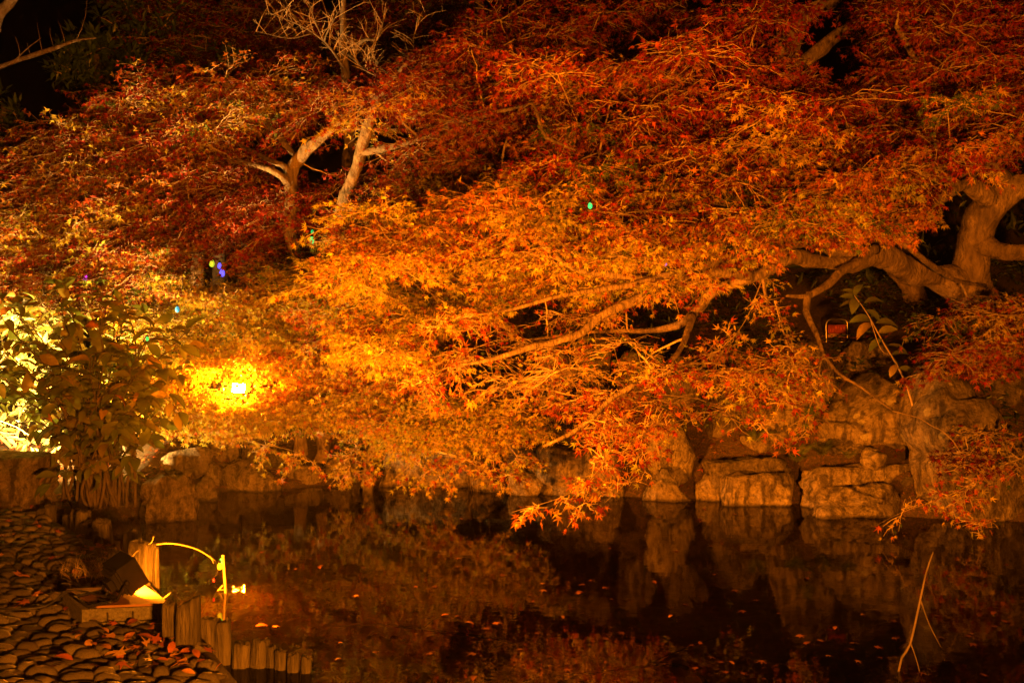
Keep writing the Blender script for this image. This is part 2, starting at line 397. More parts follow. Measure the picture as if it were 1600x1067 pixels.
# ------------------------------------------------------------------ rocks
_bm = bmesh.new(); bmesh.ops.create_icosphere(_bm, subdivisions=4, radius=1)
ICO_V = np.array([v.co[:] for v in _bm.verts]); ICO_T = np.array([[v.index for v in f.verts] for f in _bm.faces]); _bm.free()
ICO_V = nrm(ICO_V)
def rock(x0, x1, ytop, ybase, label, mat='rock', style='facet', d=None, thick=.8, tilt=0.0, seed=0, rough=1.0, name='rock'):
    """a stone seen between pixel columns x0..x1 and rows ytop..ybase; it stands in the water at row ybase, or at depth d"""
    r = np.random.default_rng(1000 + seed)
    atwater = d is None
    if atwater: d = (HC - WATER) * F / (ybase - HY)
    if style == 'loose':
        style = 'round'; d = 8.6
        while d < 16 and zt1(((x0 + x1) / 2 - 800) / F * d, d) < HC + (HY - ybase) / F * d: d += .02
        thick = .9; loose = True
    else: loose = False
    dd = d + .12
    w = (x1 - x0) / F * dd; ztop = HC + (HY - ytop) / F * dd
    zb = WATER - .28 if atwater else HC + (HY - ybase) / F * dd - .12
    h = ztop - zb; ty = max(.25, thick * w)
    cx = ((x0 + x1) / 2 - 800) / F * dd; cyy = d + ty * .42
    if not atwater and d != 9.35 and not loose: zb = min(zb, zt1(cx, cyy) - .12); h = ztop - zb
    if style == 'block':
        N = nrm(np.vstack([np.array([[1,0,0],[-1,0,0],[0,1,0],[0,-1,0],[0,0,1],[0,0,-1]]) + r.normal(0, .10, (6, 3)), nrm(r.normal(0, 1, (5, 3)))]))
        H = np.concatenate([r.uniform(.72, .8, 6), r.uniform(.95, 1.1, 5)]); p = 26
    elif style == 'round':
        N = nrm(r.normal(0, 1, (16, 3))); H = r.uniform(.78, 1.0, 16); p = 9
    else:
        N = nrm(r.normal(0, 1, (11, 3))); H = r.uniform(.55, .95, 11); p = 24
    q = (np.maximum(ICO_V @ N.T, 1e-4) / H) ** p
    rad = np.clip(q.sum(1) ** (-1.0 / p), .2, 1.5)
    V = ICO_V * rad[:, None]
    if tilt:
        c, s = math.cos(tilt), math.sin(tilt); V = V @ np.array([[c, 0, s], [0, 1, 0], [-s, 0, c]])
    lo, hi = V.min(0), V.max(0); V = (V - lo) / (hi - lo) * 2 - 1
    V = V * [w / 2, ty / 2, h / 2]
    amp = .12 * min(w, h) * rough
    so = Vector((seed * 3.7, seed * 1.3, 0)); k = 2.6 / max(min(w, h), .12)
    D = np.array([noise.fractal(Vector(v) * k * .55 + so, .9, 2.1, 5) for v in V])
    cr = np.array([abs(noise.noise(Vector((v[0] * .5, v[1] * .5, v[2] * 1.9)) * k * .8 + so)) for v in V])   # bedding cracks
    D = D + .35 * np.array([noise.fractal(Vector(v) * k * 2.4 + so, .7, 2.2, 4) for v in V])
    V = V + ICO_V * (amp * (D - .8 * np.exp(-(cr / .06) ** 2)))[:, None]
    o = obj(name, mesh_np(name, V, ICO_T, M[mat]), None, (cx, cyy, zb + h / 2))
    o.rotation_euler = (0, 0, float(r.normal(0, .08)))
    return tag(o, label, 'rock', 'rocks along the pond bank')

ROCKS = [
 (198, 306, 738, 817, 'rounded dark boulder scattered with fallen leaves below the big-leaved shrub', 'rock', 'round', None, .9, 0),
 (-60, 78, 712, 806, 'square grey stone wall block beside the path behind the shrub', 'rock', 'block', 8.6, .5, 0),
 (78, 200, 735, 812, 'dark low stone in shadow under the stems of the shrub', 'rock_dark', 'round', 8.95, .5, 0),
 (326, 436, 720, 768, 'triangular brown rock with a wide base at the water under golden maple leaves', 'rock_pale', 'round', None, .6, .25),
 (292, 336, 700, 765, 'upright slanting slab leaning between the leafy boulder and the triangular rock', 'rock', 'block', 10.75, .6, .35),
 (322, 350, 722, 758, 'small pale wedge stone beside the triangular rock', 'rock_pale', 'facet', 10.6, .6, -.3),
 (400, 470, 700, 745, 'dark rounded rock behind the triangular rock', 'rock_dark', 'round', 11.2, .7, 0),
 (440, 505, 722, 760, 'low brown rock right of the triangular rock at the water', 'rock', 'round', None, .6, 0),
 (492, 568, 710, 755, 'angular rock at the water left of the leaning root', 'rock_pale', 'round', None, .7, -.2),
 (586, 742, 695, 760, 'broad smooth rock face at the water right of the leaning root', 'rock_pale', 'block', None, .5, 0),
 (738, 800, 716, 768, 'low dark rock at the water under the drooping golden sprays', 'rock', 'facet', None, .7, 0),
 (795, 850, 735, 775, 'small brown rock at the water under hanging maple tips', 'rock', 'facet', None, .7, 0),
 (832, 980, 700, 776, 'wide shadowed rock behind the hanging maple sprig', 'rock', 'block', None, .5, 0),
 (850, 960, 655, 705, 'dark ledge stone above the wide shadowed rock', 'rock_dark', 'block', 10.75, .5, 0),
 (995, 1100, 738, 783, 'low flat rock at the water below the tall pointed stone', 'rock', 'facet', None, .6, .2),
 (1002, 1096, 640, 755, 'tall pointed stone leaning left with a sloping lit face', 'rock_pale', 'facet', 10.2, .7, .5),
 (1086, 1128, 738, 783, 'small round stone wedged beside the square block stone', 'rock', 'round', None, .8, 0),
 (1120, 1257, 737, 790, 'square block stone at the water with a lit left half', 'rock_pale', 'block', None, .55, 0),
 (1100, 1240, 715, 745, 'thin flat ledge lying above the square block stone', 'rock_dark', 'block', 9.95, .4, 0),
 (1158, 1230, 675, 728, 'brown rock among ferns above the square block stone', 'rock', 'facet', 10.35, .7, 0),
 (1253, 1445, 723, 766, 'long lit slab stone lying over the blocks at the water', 'rock_pale', 'block', 9.45, .45, -.06),
 (1255, 1302, 756, 796, 'small round lit stone under the left end of the long slab', 'rock_pale', 'round', None, .9, 0),
 (1276, 1442, 757, 812, 'cracked lit block stone under the long slab at the water', 'rock_pale', 'facet', None, .5, -.15),
 (1395, 1470, 735, 790, 'dark wedge stone between the slab and the giant boulder', 'rock_dark', 'facet', 9.3, .7, 0),
 (1340, 1380, 698, 722, 'small loose pale stone on the slab below the lichen boulder', 'rock_pale', 'round', 9.35, .9, 0),
 (1440, 1660, 556, 820, 'giant boulder at the water with maple sprigs hanging over it', 'rock_lichen', 'round', None, .8, 0),
 (1292, 1470, 585, 722, 'large sloping boulder dotted with pale lichen patches', 'rock_lichen', 'facet', 9.65, .7, .45),
 (1192, 1320, 522, 690, 'big rough boulder behind the dangling maple twigs', 'rock', 'facet', 10.3, .8, .3),
 (1322, 1396, 528, 610, 'upright rock standing below the broad-leaved plant', 'rock', 'facet', 10.6, .7, 0),
 (1385, 1475, 555, 640, 'dark cleft rock between the lichen boulder and the giant boulder', 'rock_dark', 'facet', 10.2, .7, 0),
 (1535, 1640, 575, 640, 'rounded brown rock on top of the giant boulder', 'rock', 'round', 9.9, .8, 0),
 (836, 895, 532, 612, 'brown upright stone under the long sweeping branch', 'rock', 'round', 11.1, .8, -.2),
 (897, 955, 518, 592, 'tall grey stone right of the upright stone under the sweeping branch', 'rock', 'block', 11.2, .8, .2),
 (957, 1024, 546, 606, 'sloping stone at the right end of the stones under the sweeping branch', 'rock', 'round', 11.0, .8, .3),
 (868, 952, 573, 625, 'low broad stone in front of the stones under the sweeping branch', 'rock', 'block', 10.95, .6, 0),
 (762, 800, 573, 612, 'rounded pale stone lying alone under the sweeping branch', 'rock_pale', 'loose', 11.25, .9, 0),
 (808, 832, 584, 604, 'fist-sized pale stone beside the rounded pale stone', 'rock_pale', 'loose', 11.2, .9, 0),
 (676, 720, 596, 645, 'brown rock in the shadow of the golden low maple', 'rock', 'loose', 11.5, .8, 0),
 (560, 640, 622, 668, 'dark broad rock behind the golden low maple', 'rock_dark', 'round', 11.9, .8, 0),
 (300, 400, 672, 735, 'mossy mound of stone behind the triangular rock under the golden maple', 'rock', 'round', 11.0, .8, 0),
 (505, 590, 680, 725, 'brown stone behind the leaning root', 'rock', 'facet', 11.7, .8, 0),
 (640, 730, 665, 712, 'dark brown stone above the broad smooth rock face', 'rock', 'facet', 11.6, .8, 0),
 (745, 840, 680, 730, 'stacked brown stone above the low rock at the water', 'rock', 'block', 11.2, .7, 0),
 (1030, 1110, 560, 640, 'dark rock in the hollow behind the twiggy maple sprays', 'rock_dark', 'facet', 10.9, .8, 0),
 (1100, 1200, 590, 680, 'dark rough rock left of the big rough boulder', 'rock_dark', 'facet', 10.6, .8, 0),
 (296, 342, 742, 784, 'squat stone at the water between the leafy boulder and the triangular rock', 'rock', 'round', None, .8, 0),
 (236, 330, 700, 752, 'brown shouldered rock rising behind the leafy boulder', 'rock', 'facet', 10.0, .8, 0),
]
for i, (x0, x1, ya, yb, lab, mt, st, d, th, tl) in enumerate(ROCKS):
    rock(x0, x1, ya, yb, lab, mt, st, d, th, tl, seed=i)

# ------------------------------------------------------------------ edging posts
def post_mesh(w, h, seed, square=False):
    r = np.random.default_rng(500 + seed); k = 16
    a = np.arange(k) * 2 * math.pi / k + .2
    e = 2 / (5.5 if square else 3.0)
    cx = np.sign(np.cos(a)) * np.abs(np.cos(a)) ** e; sy = np.sign(np.sin(a)) * np.abs(np.sin(a)) ** e
    gr = r.normal(0, .035, k); sl = r.normal(0, .10, 2)
    V = []
    for s, z in ((1.03, 0), (1.0, .25), (1.0, .5), (.98, .75), (.97, .93), (.90, .99), (.55, 1.0), (.2, .985)):
        rr = s * (1 + gr + r.normal(0, .015, k))
        zz = z * h + (sl[0] * cx + sl[1] * sy) * w * .8 * (z > .5) * s + (r.normal(0, .006, k) if z > .9 else 0)
        V.append(np.stack([cx * rr * w / 2, sy * rr * w / 2, zz + np.zeros(k)], 1))
    n = len(V); V = np.vstack(V + [np.array([[0, 0, h * .99]]), np.array([[0, 0, 0]])]); T = []
    for q in range(n - 1):
        for j in range(k):
            j2 = (j + 1) % k; T += [[q*k+j, q*k+j2, q*k+k+j2], [q*k+j, q*k+k+j2, q*k+k+j]]
    for j in range(k): T += [[(n-1)*k+j, (n-1)*k+(j+1) % k, n*k], [(j+1) % k, j, n*k+1]]
    return mesh_np('edging_post', V, np.array(T), M['post'])
POSTS = [  # px left, right, top row, base row
 (467, 484, 1028, 1049), (447, 466, 1022, 1047), (428, 447, 1017, 1043), (415, 430, 1011, 1040), (387, 414, 1003, 1041), (357, 385, 1007, 1041),
 (334, 360, 974, 1036), (311, 340, 967, 1033), (273, 305, 941, 1018), (256, 276, 942, 1011),
 (236, 249, 857, 908), (200, 236, 849, 912), (193, 214, 830, 874), (167, 190, 862, 900), (147, 174, 815, 850), (131, 148, 823, 842), (123, 143, 816, 838),
 (113, 136, 799, 834), (107, 122, 795, 826), (99, 110, 805, 818), (70, 86, 789, 812), (56, 72, 795, 812)]
SUNK = 6   # the first six stand lowest, in the water
for i, (x0, x1, ya, yb) in enumerate(POSTS):
    zb = -.14 if i < 8 else 0.0
    p = G((x0 + x1) / 2, yb, zb); w = (x1 - x0) / F * p[1]; h = (yb - ya) / F * p[1]
    dz = .15 if i < 8 else .32
    o = obj('edging_post', post_mesh(w, h + dz, i, i in (8, 9, 6, 7, 11)), None, (p[0], p[1] + w * .4, zb - dz))
    o.rotation_euler = (random.gauss(0, .03), random.gauss(0, .04), random.uniform(-.3, .3))
    if i < 6: lab, g = 'short squat stone edging post standing low in the pond water', 'low edging posts in the water'
    elif i == 6: lab, g = 'weathered grey post of the middle pair, the one touching the low water posts', None
    elif i == 7: lab, g = 'weathered grey post of the middle pair, the one towards the tall posts', None
    elif i == 8: lab, g = 'broader of the two tall weathered posts next to the concrete block', None
    elif i == 9: lab, g = 'narrower of the two tall weathered posts, touching the concrete block', None
    elif i == 11: lab, g = 'broad edging post lit bright orange behind the floodlight on the block', None
    elif i == 10: lab, g = 'narrow lit edging post beside the broad bright one', None
    elif i == 13: lab, g = 'edging post with a glowing yellow top just behind the floodlight', None
    elif i == 12: lab, g = 'edging post behind the broad bright one with a dry twig on top', None
    elif i < 20: lab, g = 'small worn edging post in the row between cobbles and pond', 'row of small edging posts'
    else: lab, g = 'small square edging stone at the far end of the cobbles', 'pair of far edging stones'
    tag(o, lab, 'post', g)

# ------------------------------------------------------------------ leaves
def star_leaf():
    Cc = np.array([0, .24]); rim = [(0, 0)]
    L = [(-112, .40), (-55, .66), (0, .78), (55, .66), (112, .40)]
    for i, (a, ln) in enumerate(L):
        a_ = math.radians(a); rim.append(Cc + ln * np.array([math.sin(a_), math.cos(a_)]))
        if i < 4:
            b = math.radians((a + L[i + 1][0]) / 2); rim.append(Cc + .20 * np.array([math.sin(b), math.cos(b)]))
    rim = np.array(rim); V = np.vstack([rim, Cc[None]])
    r2 = ((V - Cc) ** 2).sum(1)
    V = np.column_stack([V, -.38 * r2]); n = len(rim); V[[2, 4, 6, 8], 2] += .05
    T = np.array([[n, i, (i + 1) % n] for i in range(n)])[:, ::-1]
    return V, T
def star_far():
    Cc = np.array([0, .24]); pts = [(0, 0)]
    for a, ln in ((-85, .62), (-42, .22), (0, .78), (42, .22), (85, .62)):
        a_ = math.radians(a); pts.append(Cc + ln * np.array([math.sin(a_), math.cos(a_)]))
    V = np.array(pts); V = np.column_stack([V, -.35 * ((V - Cc) ** 2).sum(1)])
    return V, np.array([[0, 2, 1], [0, 3, 2], [0, 4, 3], [0, 5, 4]])
def lance_leaf(w=.17):
    V = np.array([[0, 0, 0], [w, .42, .03], [-w, .42, .03], [0, .45, -.03], [0, 1, -.14]])
    return V, np.array([[0, 1, 3], [0, 3, 2], [1, 4, 3], [3, 4, 2]])
def ovate_leaf():
    ys = [0, .12, .3, .5, .7, .87, 1.0]; ws = [.01, .12, .215, .245, .20, .10, 0]
    V = []; T = []
    for y, w in zip(ys, ws):
        z = .10 * math.sin(y * 2.6) - .30 * y * y
        V += [[-w, y, z + w * .35], [0, y, z], [w, y, z + w * .35]]
    for i in range(len(ys) - 1):
        a = i * 3
        for k in (0, 1): T += [[a + k, a + k + 1, a + k + 4], [a + k, a + k + 4, a + k + 3]]
    return np.array(V), np.array(T)
STAR, STARF, LANCE, OVATE = star_leaf(), star_far(), lance_leaf(), ovate_leaf()
def frames(D, N):
    D = nrm(D); N = nrm(N - D * (N * D).sum(1, keepdims=True)); S = np.cross(D, N)
    return np.stack([S, D, N], -1)                      # columns side, tip, normal
def leaves_vt(tmpl, pos, D, N, size, col):
    Vt, Tt = tmpl; R = frames(D, N)
    V = np.einsum('nij,kj->nki', R * size[:, None, None], Vt) + pos[:, None]
    T = Tt[None] + (np.arange(len(pos)) * len(Vt))[:, None, None]
    return V.reshape(-1, 3), T.reshape(-1, 3), np.repeat(col, len(Vt), 0)

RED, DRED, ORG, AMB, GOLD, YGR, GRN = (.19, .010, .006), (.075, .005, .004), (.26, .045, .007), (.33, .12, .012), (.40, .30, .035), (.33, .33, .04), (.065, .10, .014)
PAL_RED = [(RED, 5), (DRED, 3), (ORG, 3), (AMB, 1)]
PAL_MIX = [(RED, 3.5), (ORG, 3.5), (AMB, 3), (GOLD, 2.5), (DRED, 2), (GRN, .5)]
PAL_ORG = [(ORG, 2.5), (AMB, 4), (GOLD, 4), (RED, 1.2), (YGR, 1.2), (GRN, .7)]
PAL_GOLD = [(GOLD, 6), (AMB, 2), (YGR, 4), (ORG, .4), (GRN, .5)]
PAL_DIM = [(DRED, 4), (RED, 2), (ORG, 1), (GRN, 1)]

class Tree:
    def __init__(s, name, label, base, cat='tree', group=None, bark='bark', seed=1):
        s.root = tag(empty(name, base), label, cat, group)
        s.r = np.random.default_rng(seed); s.bark = M[bark]
        s.lp = []; s.segs = []; s.lf = []; s.nlimb = 0
    def limb(s, pts, name='limb', px=True, wob=.03, sides=10):
        A = np.array([np.append(P(a, b, c), r) for a, b, c, r in pts]) if px else np.array(pts, float)
        A = catmull(A, .07)
        n = len(A); w = s.r.normal(0, 1, (n, 3)); k = np.ones(5) / 5
        for j in range(3): w[:, j] = np.convolve(w[:, j], k, 'same')
        A[:, :3] += w * wob * np.clip(A[:, 3:4] * 12, .25, 1.2); A[0, :3] -= w[0] * wob
        rr = A[:, 3] * .92 * (1 + .22 * np.convolve(s.r.normal(0, 1, n), k, 'same'))
        V, T = tube_vt(A[:, :3], np.maximum(rr, .002), sides, .13, s.nlimb)
        s.nlimb += 1; s.lp.append(A)
        return part(name, V, T, s.bark, s.root)
    def nearest(s, c):
        L = np.vstack(s.lp)
        d = np.linalg.norm(L[:, :3] - c, axis=1) + np.where(L[:, 2] > c[2] + .25, .3, 0) + L[:, 3] * .5
        return L[np.argmin(d)]
    def link(s, q, c, r0, r1, sag=.1, n=7):
        q = np.asarray(q); c = np.asarray(c); d = c - q; L = np.linalg.norm(d)
        m = (q + c) / 2 + s.r.normal(0, .10, 3) * L + np.array([0, 0, sag * L])
        t = np.linspace(0, 1, n)[:, None]
        pts = (1 - t) ** 2 * q + 2 * t * (1 - t) * m + t ** 2 * c
        pts[1:-1] += s.r.normal(0, .012, (n - 2, 3)) * min(L, 1)
        rr = np.linspace(r0, r1, n)
        s.segs.append(np.column_stack([pts[:-1], pts[1:], rr[:-1], rr[1:]]))
        s.lp.append(np.column_stack([pts[1:-1], rr[1:-1]]))
        return pts
    def colors(s, n, pal, bias=None):
        c = np.array([p[0] for p in pal]); w = np.array([p[1] for p in pal], float); w /= w.sum()
        if bias is not None: w = w * .45; w[bias] += .55
        k = s.r.choice(len(pal), n, p=w / w.sum())
        return np.clip(c[k] * s.r.normal(1, .16, (n, 1)) * s.r.normal(1, .06, (n, 3)), .004, .8)
    def pad(s, c, R, pal, size=.075, nb=6, tilt=(0, 0), keep=1.0, droop=.35, flat=.22, link=True, per=5, face=.25):
        r = s.r; c = np.asarray(c, float)
        if link:
            q = s.nearest(c)
            s.link(q[:3], c, min(.012, max(.005, q[3] * .55)), .004)
        pcs = np.array([p[1] for p in pal], float); bias = r.choice(len(pal), p=pcs / pcs.sum())
        az = (np.arange(nb) + r.uniform(-.4, .4, nb)) * 2 * math.pi / nb + r.uniform(0, 6)
        h = np.stack([np.cos(az), np.sin(az)], 1)
        dz = h[:, 0] * tilt[0] + h[:, 1] * tilt[1] + r.normal(0, flat, nb)
        D = nrm(np.column_stack([h, dz])); L = R * r.uniform(.65, 1.15, nb)
        tt = np.linspace(0, 1, 7)
        B = c + D[:, None] * (L[:, None] * tt)[..., None]
        B[:, :, 2] -= droop * L[:, None] * tt ** 2 * .6
        B[:, 1:] += r.normal(0, .014, (nb, 6, 3))
        rr = np.linspace(.0052, .0018, 7)
        s.segs.append(np.column_stack([B[:, :-1].reshape(-1, 3), B[:, 1:].reshape(-1, 3), np.tile(rr[:-1], nb), np.tile(rr[1:], nb)]))
        # side twigs
        tk = np.linspace(.22, 1.0, per)
        idx = np.clip(tk * 6, 0, 5.999); i0 = idx.astype(int); f = (idx - i0)[None, :, None]
        base = B[:, i0] * (1 - f) + B[:, i0 + 1] * f
        base = np.repeat(base[:, :, None], 2, 2).reshape(-1, 3)
        Dt = np.repeat(np.repeat(D[:, None], per, 1)[:, :, None], 2, 2).reshape(-1, 3)
        side = np.tile([1, -1], nb * per); n = len(base)
        ang = side * r.uniform(.45, 1.15, n); ca, sa = np.cos(ang), np.sin(ang)
        Dt = np.column_stack([Dt[:, 0] * ca - Dt[:, 1] * sa, Dt[:, 0] * sa + Dt[:, 1] * ca, Dt[:, 2] + r.normal(-.05, .30, n)])
        Dt = nrm(Dt); Lt = (R * .42 * (1.15 - np.tile(np.repeat(tk, 2), nb)) + .07) * r.uniform(.6, 1.3, n)
        mid = base + Dt * (Lt * .5)[:, None] + r.normal(0, .008, (n, 3)); end = base + Dt * Lt[:, None] + r.normal(0, .012, (n, 3)); end[:, 2] -= .10 * Lt
        s.segs.append(np.column_stack([base, mid, np.full(n, .0030), np.full(n, .0022)]))
        s.segs.append(np.column_stack([mid, end, np.full(n, .0022), np.full(n, .0013)]))
        # leaves: pairs along each twig, a fan at its end
        pos, dr = [], []
        for at, a, k in ((base, .9, 1), (mid, .85, 1), (mid, -.85, 1), (end, .75, 1), (end, -.75, 1), (end, 0, 1)):
            ca, sa = math.cos(a), math.sin(a)
            d = np.column_stack([Dt[:, 0] * ca - Dt[:, 1] * sa, Dt[:, 0] * sa + Dt[:, 1] * ca, Dt[:, 2]])
            d = d + r.normal(0, .35, (n, 3)); d[:, 2] -= .45
            pos.append(at + nrm(d) * r.uniform(.006, .03, (n, 1))); dr.append(d)
        pos, dr = np.vstack(pos), np.vstack(dr)
        k = r.uniform(0, 1, len(pos)) < keep; pos, dr = pos[k], dr[k]; m = len(pos)
        N = np.array([0, -face, 1.0]) + r.normal(0, .8, (m, 3))
        s.lf.append((pos, dr, N, size * r.uniform(.5, 1.3, m), s.colors(m, pal, bias)))
    def fill(s, poly, n, dr, R, pal, size=.075, excl=(), sep=.6, dfun=None, **kw):
        poly = [tuple(p) for p in poly]; xs = [p[0] for p in poly]; ys = [p[1] for p in poly]
        got, tries = [], 0; n = int(n * 1.75); size = size * .73; R = (R[0] * .85, R[1] * .92); sep = sep * .9
        while len(got) < n and tries < n * 60:
            tries += 1
            x, y = s.r.uniform(min(xs), max(xs)), s.r.uniform(min(ys), max(ys))
            if not inpoly(x, y, poly): continue
            d = s.r.uniform(*dr) if dfun is None else dfun(x, y) + s.r.uniform(*dr)
            Rr = s.r.uniform(*R); hx = Rr / d * F * .75
            if any(inpoly(x + o, y + v, e) for e in excl for o in (-hx, 0, hx) for v in (-8, 14)): continue
            p = P(x, y, d)
            if any(np.linalg.norm((p - g) * [1, .8, 2.2]) < sep * Rr for g in got): continue
            if p[2] < zt1(p[0], p[1]) + .12: continue
            got.append(p); s.pad(p, Rr, pal(x, y) if callable(pal) else pal, size, **kw)
    def sprig(s, pts, pal, size=.08, twigs=6, keep=.8, L=.22, r0=.006):
        """a single hanging shoot drawn through points, with leafy side twigs"""
        A = catmull(np.array([P(*p) for p in pts]), .06); n = len(A)
        rr = np.linspace(r0, .0012, n); s.segs.append(np.column_stack([A[:-1], A[1:], rr[:-1], rr[1:]]))
        s.lp.append(np.column_stack([A, rr]))
        for i in range(twigs):
            t = .12 + .88 * (i + s.r.uniform(0, .8)) / twigs; q = A[min(n - 1, int(t * (n - 1)))]
            s.pad(q, L * s.r.uniform(.6, 1.2) * (1.2 - .5 * t), pal, size, nb=2, keep=keep, droop=.8, flat=.55, link=False, per=3, face=.6)
    def finish(s, near=300, tmpl=None, mat='leaf', split=10.2, twigmat='twig'):
        S = np.vstack(s.segs) if s.segs else None
        if S is not None:
            V, T = segs_vt(S); tag(part('twigs', V, T, M[twigmat], s.root, smooth=False), kind='stuff')
        if not s.lf: return 0
        pos, D, N, sz, col = (np.concatenate([x[i] for x in s.lf]) for i in range(5))
        ok = pos[:, 2] > np.maximum(zt(pos[:, 0], pos[:, 1]), WATER) + .03
        pos, D, N, sz, col = pos[ok], D[ok], N[ok], sz[ok], col[ok]
        if near:
            q = PX(pos); inn = (q[:, 0] > 5) & (q[:, 0] < 1595) & (q[:, 1] > 5) & (q[:, 1] < 1060)
            score = np.where(inn, sz / pos[:, 1], 0)
            pick = np.argsort(-score)[:near]
            me = mesh_np('leaf', STAR[0], STAR[1], M['near_leaf'])
            R = frames(D[pick], N[pick]); o0 = off(s.root)
            for k, j in enumerate(pick):
                o = obj('leaf', me, s.root)
                m4 = Matrix([list(R[k, a] * sz[j]) + [pos[j, a] - o0[a]] for a in range(3)] + [[0, 0, 0, 1]])
                o.matrix_basis = m4
            msk = np.ones(len(pos), bool); msk[pick] = False
            pos, D, N, sz, col = pos[msk], D[msk], N[msk], sz[msk], col[msk]
        VV, TT, CC, n = [], [], [], 0
        near_m = pos[:, 1] < split
        for tm, m in (((tmpl or STAR), near_m), ((tmpl or STARF), ~near_m)):
            if m.sum() == 0: continue
            V, T, c = leaves_vt(tm, pos[m], D[m], N[m], sz[m], col[m])
            VV.append(V); TT.append(T + n); CC.append(c); n += len(V)
        o = part('foliage', np.vstack(VV), np.vstack(TT), M[mat], s.root, smooth=False, col=np.vstack(CC))
        tag(o, kind='stuff')
        return len(pos)

# dark hollows in the foliage (picture columns and rows of the places where the eye sees through)
H_SWEEP = [(700, 520), (850, 488), (1010, 470), (1075, 500), (1070, 560), (960, 600), (840, 600), (720, 612)]
H_RIGHT = [(1215, 405), (1330, 395), (1520, 440), (1560, 500), (1440, 520), (1380, 560), (1260, 530), (1225, 450)]
H_TRUNK = [(1480, 300), (1620, 230), (1620, 430), (1490, 450), (1440, 400)]
H_LIMB = [(1235, 372), (1350, 372), (1470, 400), (1500, 455), (1330, 425), (1235, 420)]
H_TOPR = [(1250, 20), (1360, 30), (1350, 100), (1270, 110)]
H_TOPL = [(-50, -50), (120, -50), (100, 130), (0, 170), (-50, 200)]
H_FORK = [(415, 205), (525, 195), (510, 240), (480, 290), (425, 290)]
H_CTR = [(545, 228), (585, 228), (575, 280), (545, 280)]
H_CTR2 = [(518, 305), (555, 305), (548, 360), (515, 360)]
H_LAMP = [(352, 585), (394, 585), (394, 628), (352, 628)]
H_DARKL = [(310, 385), (370, 385), (370, 440), (310, 440)]
TOTAL = {}
GM = 'maples round the pond'

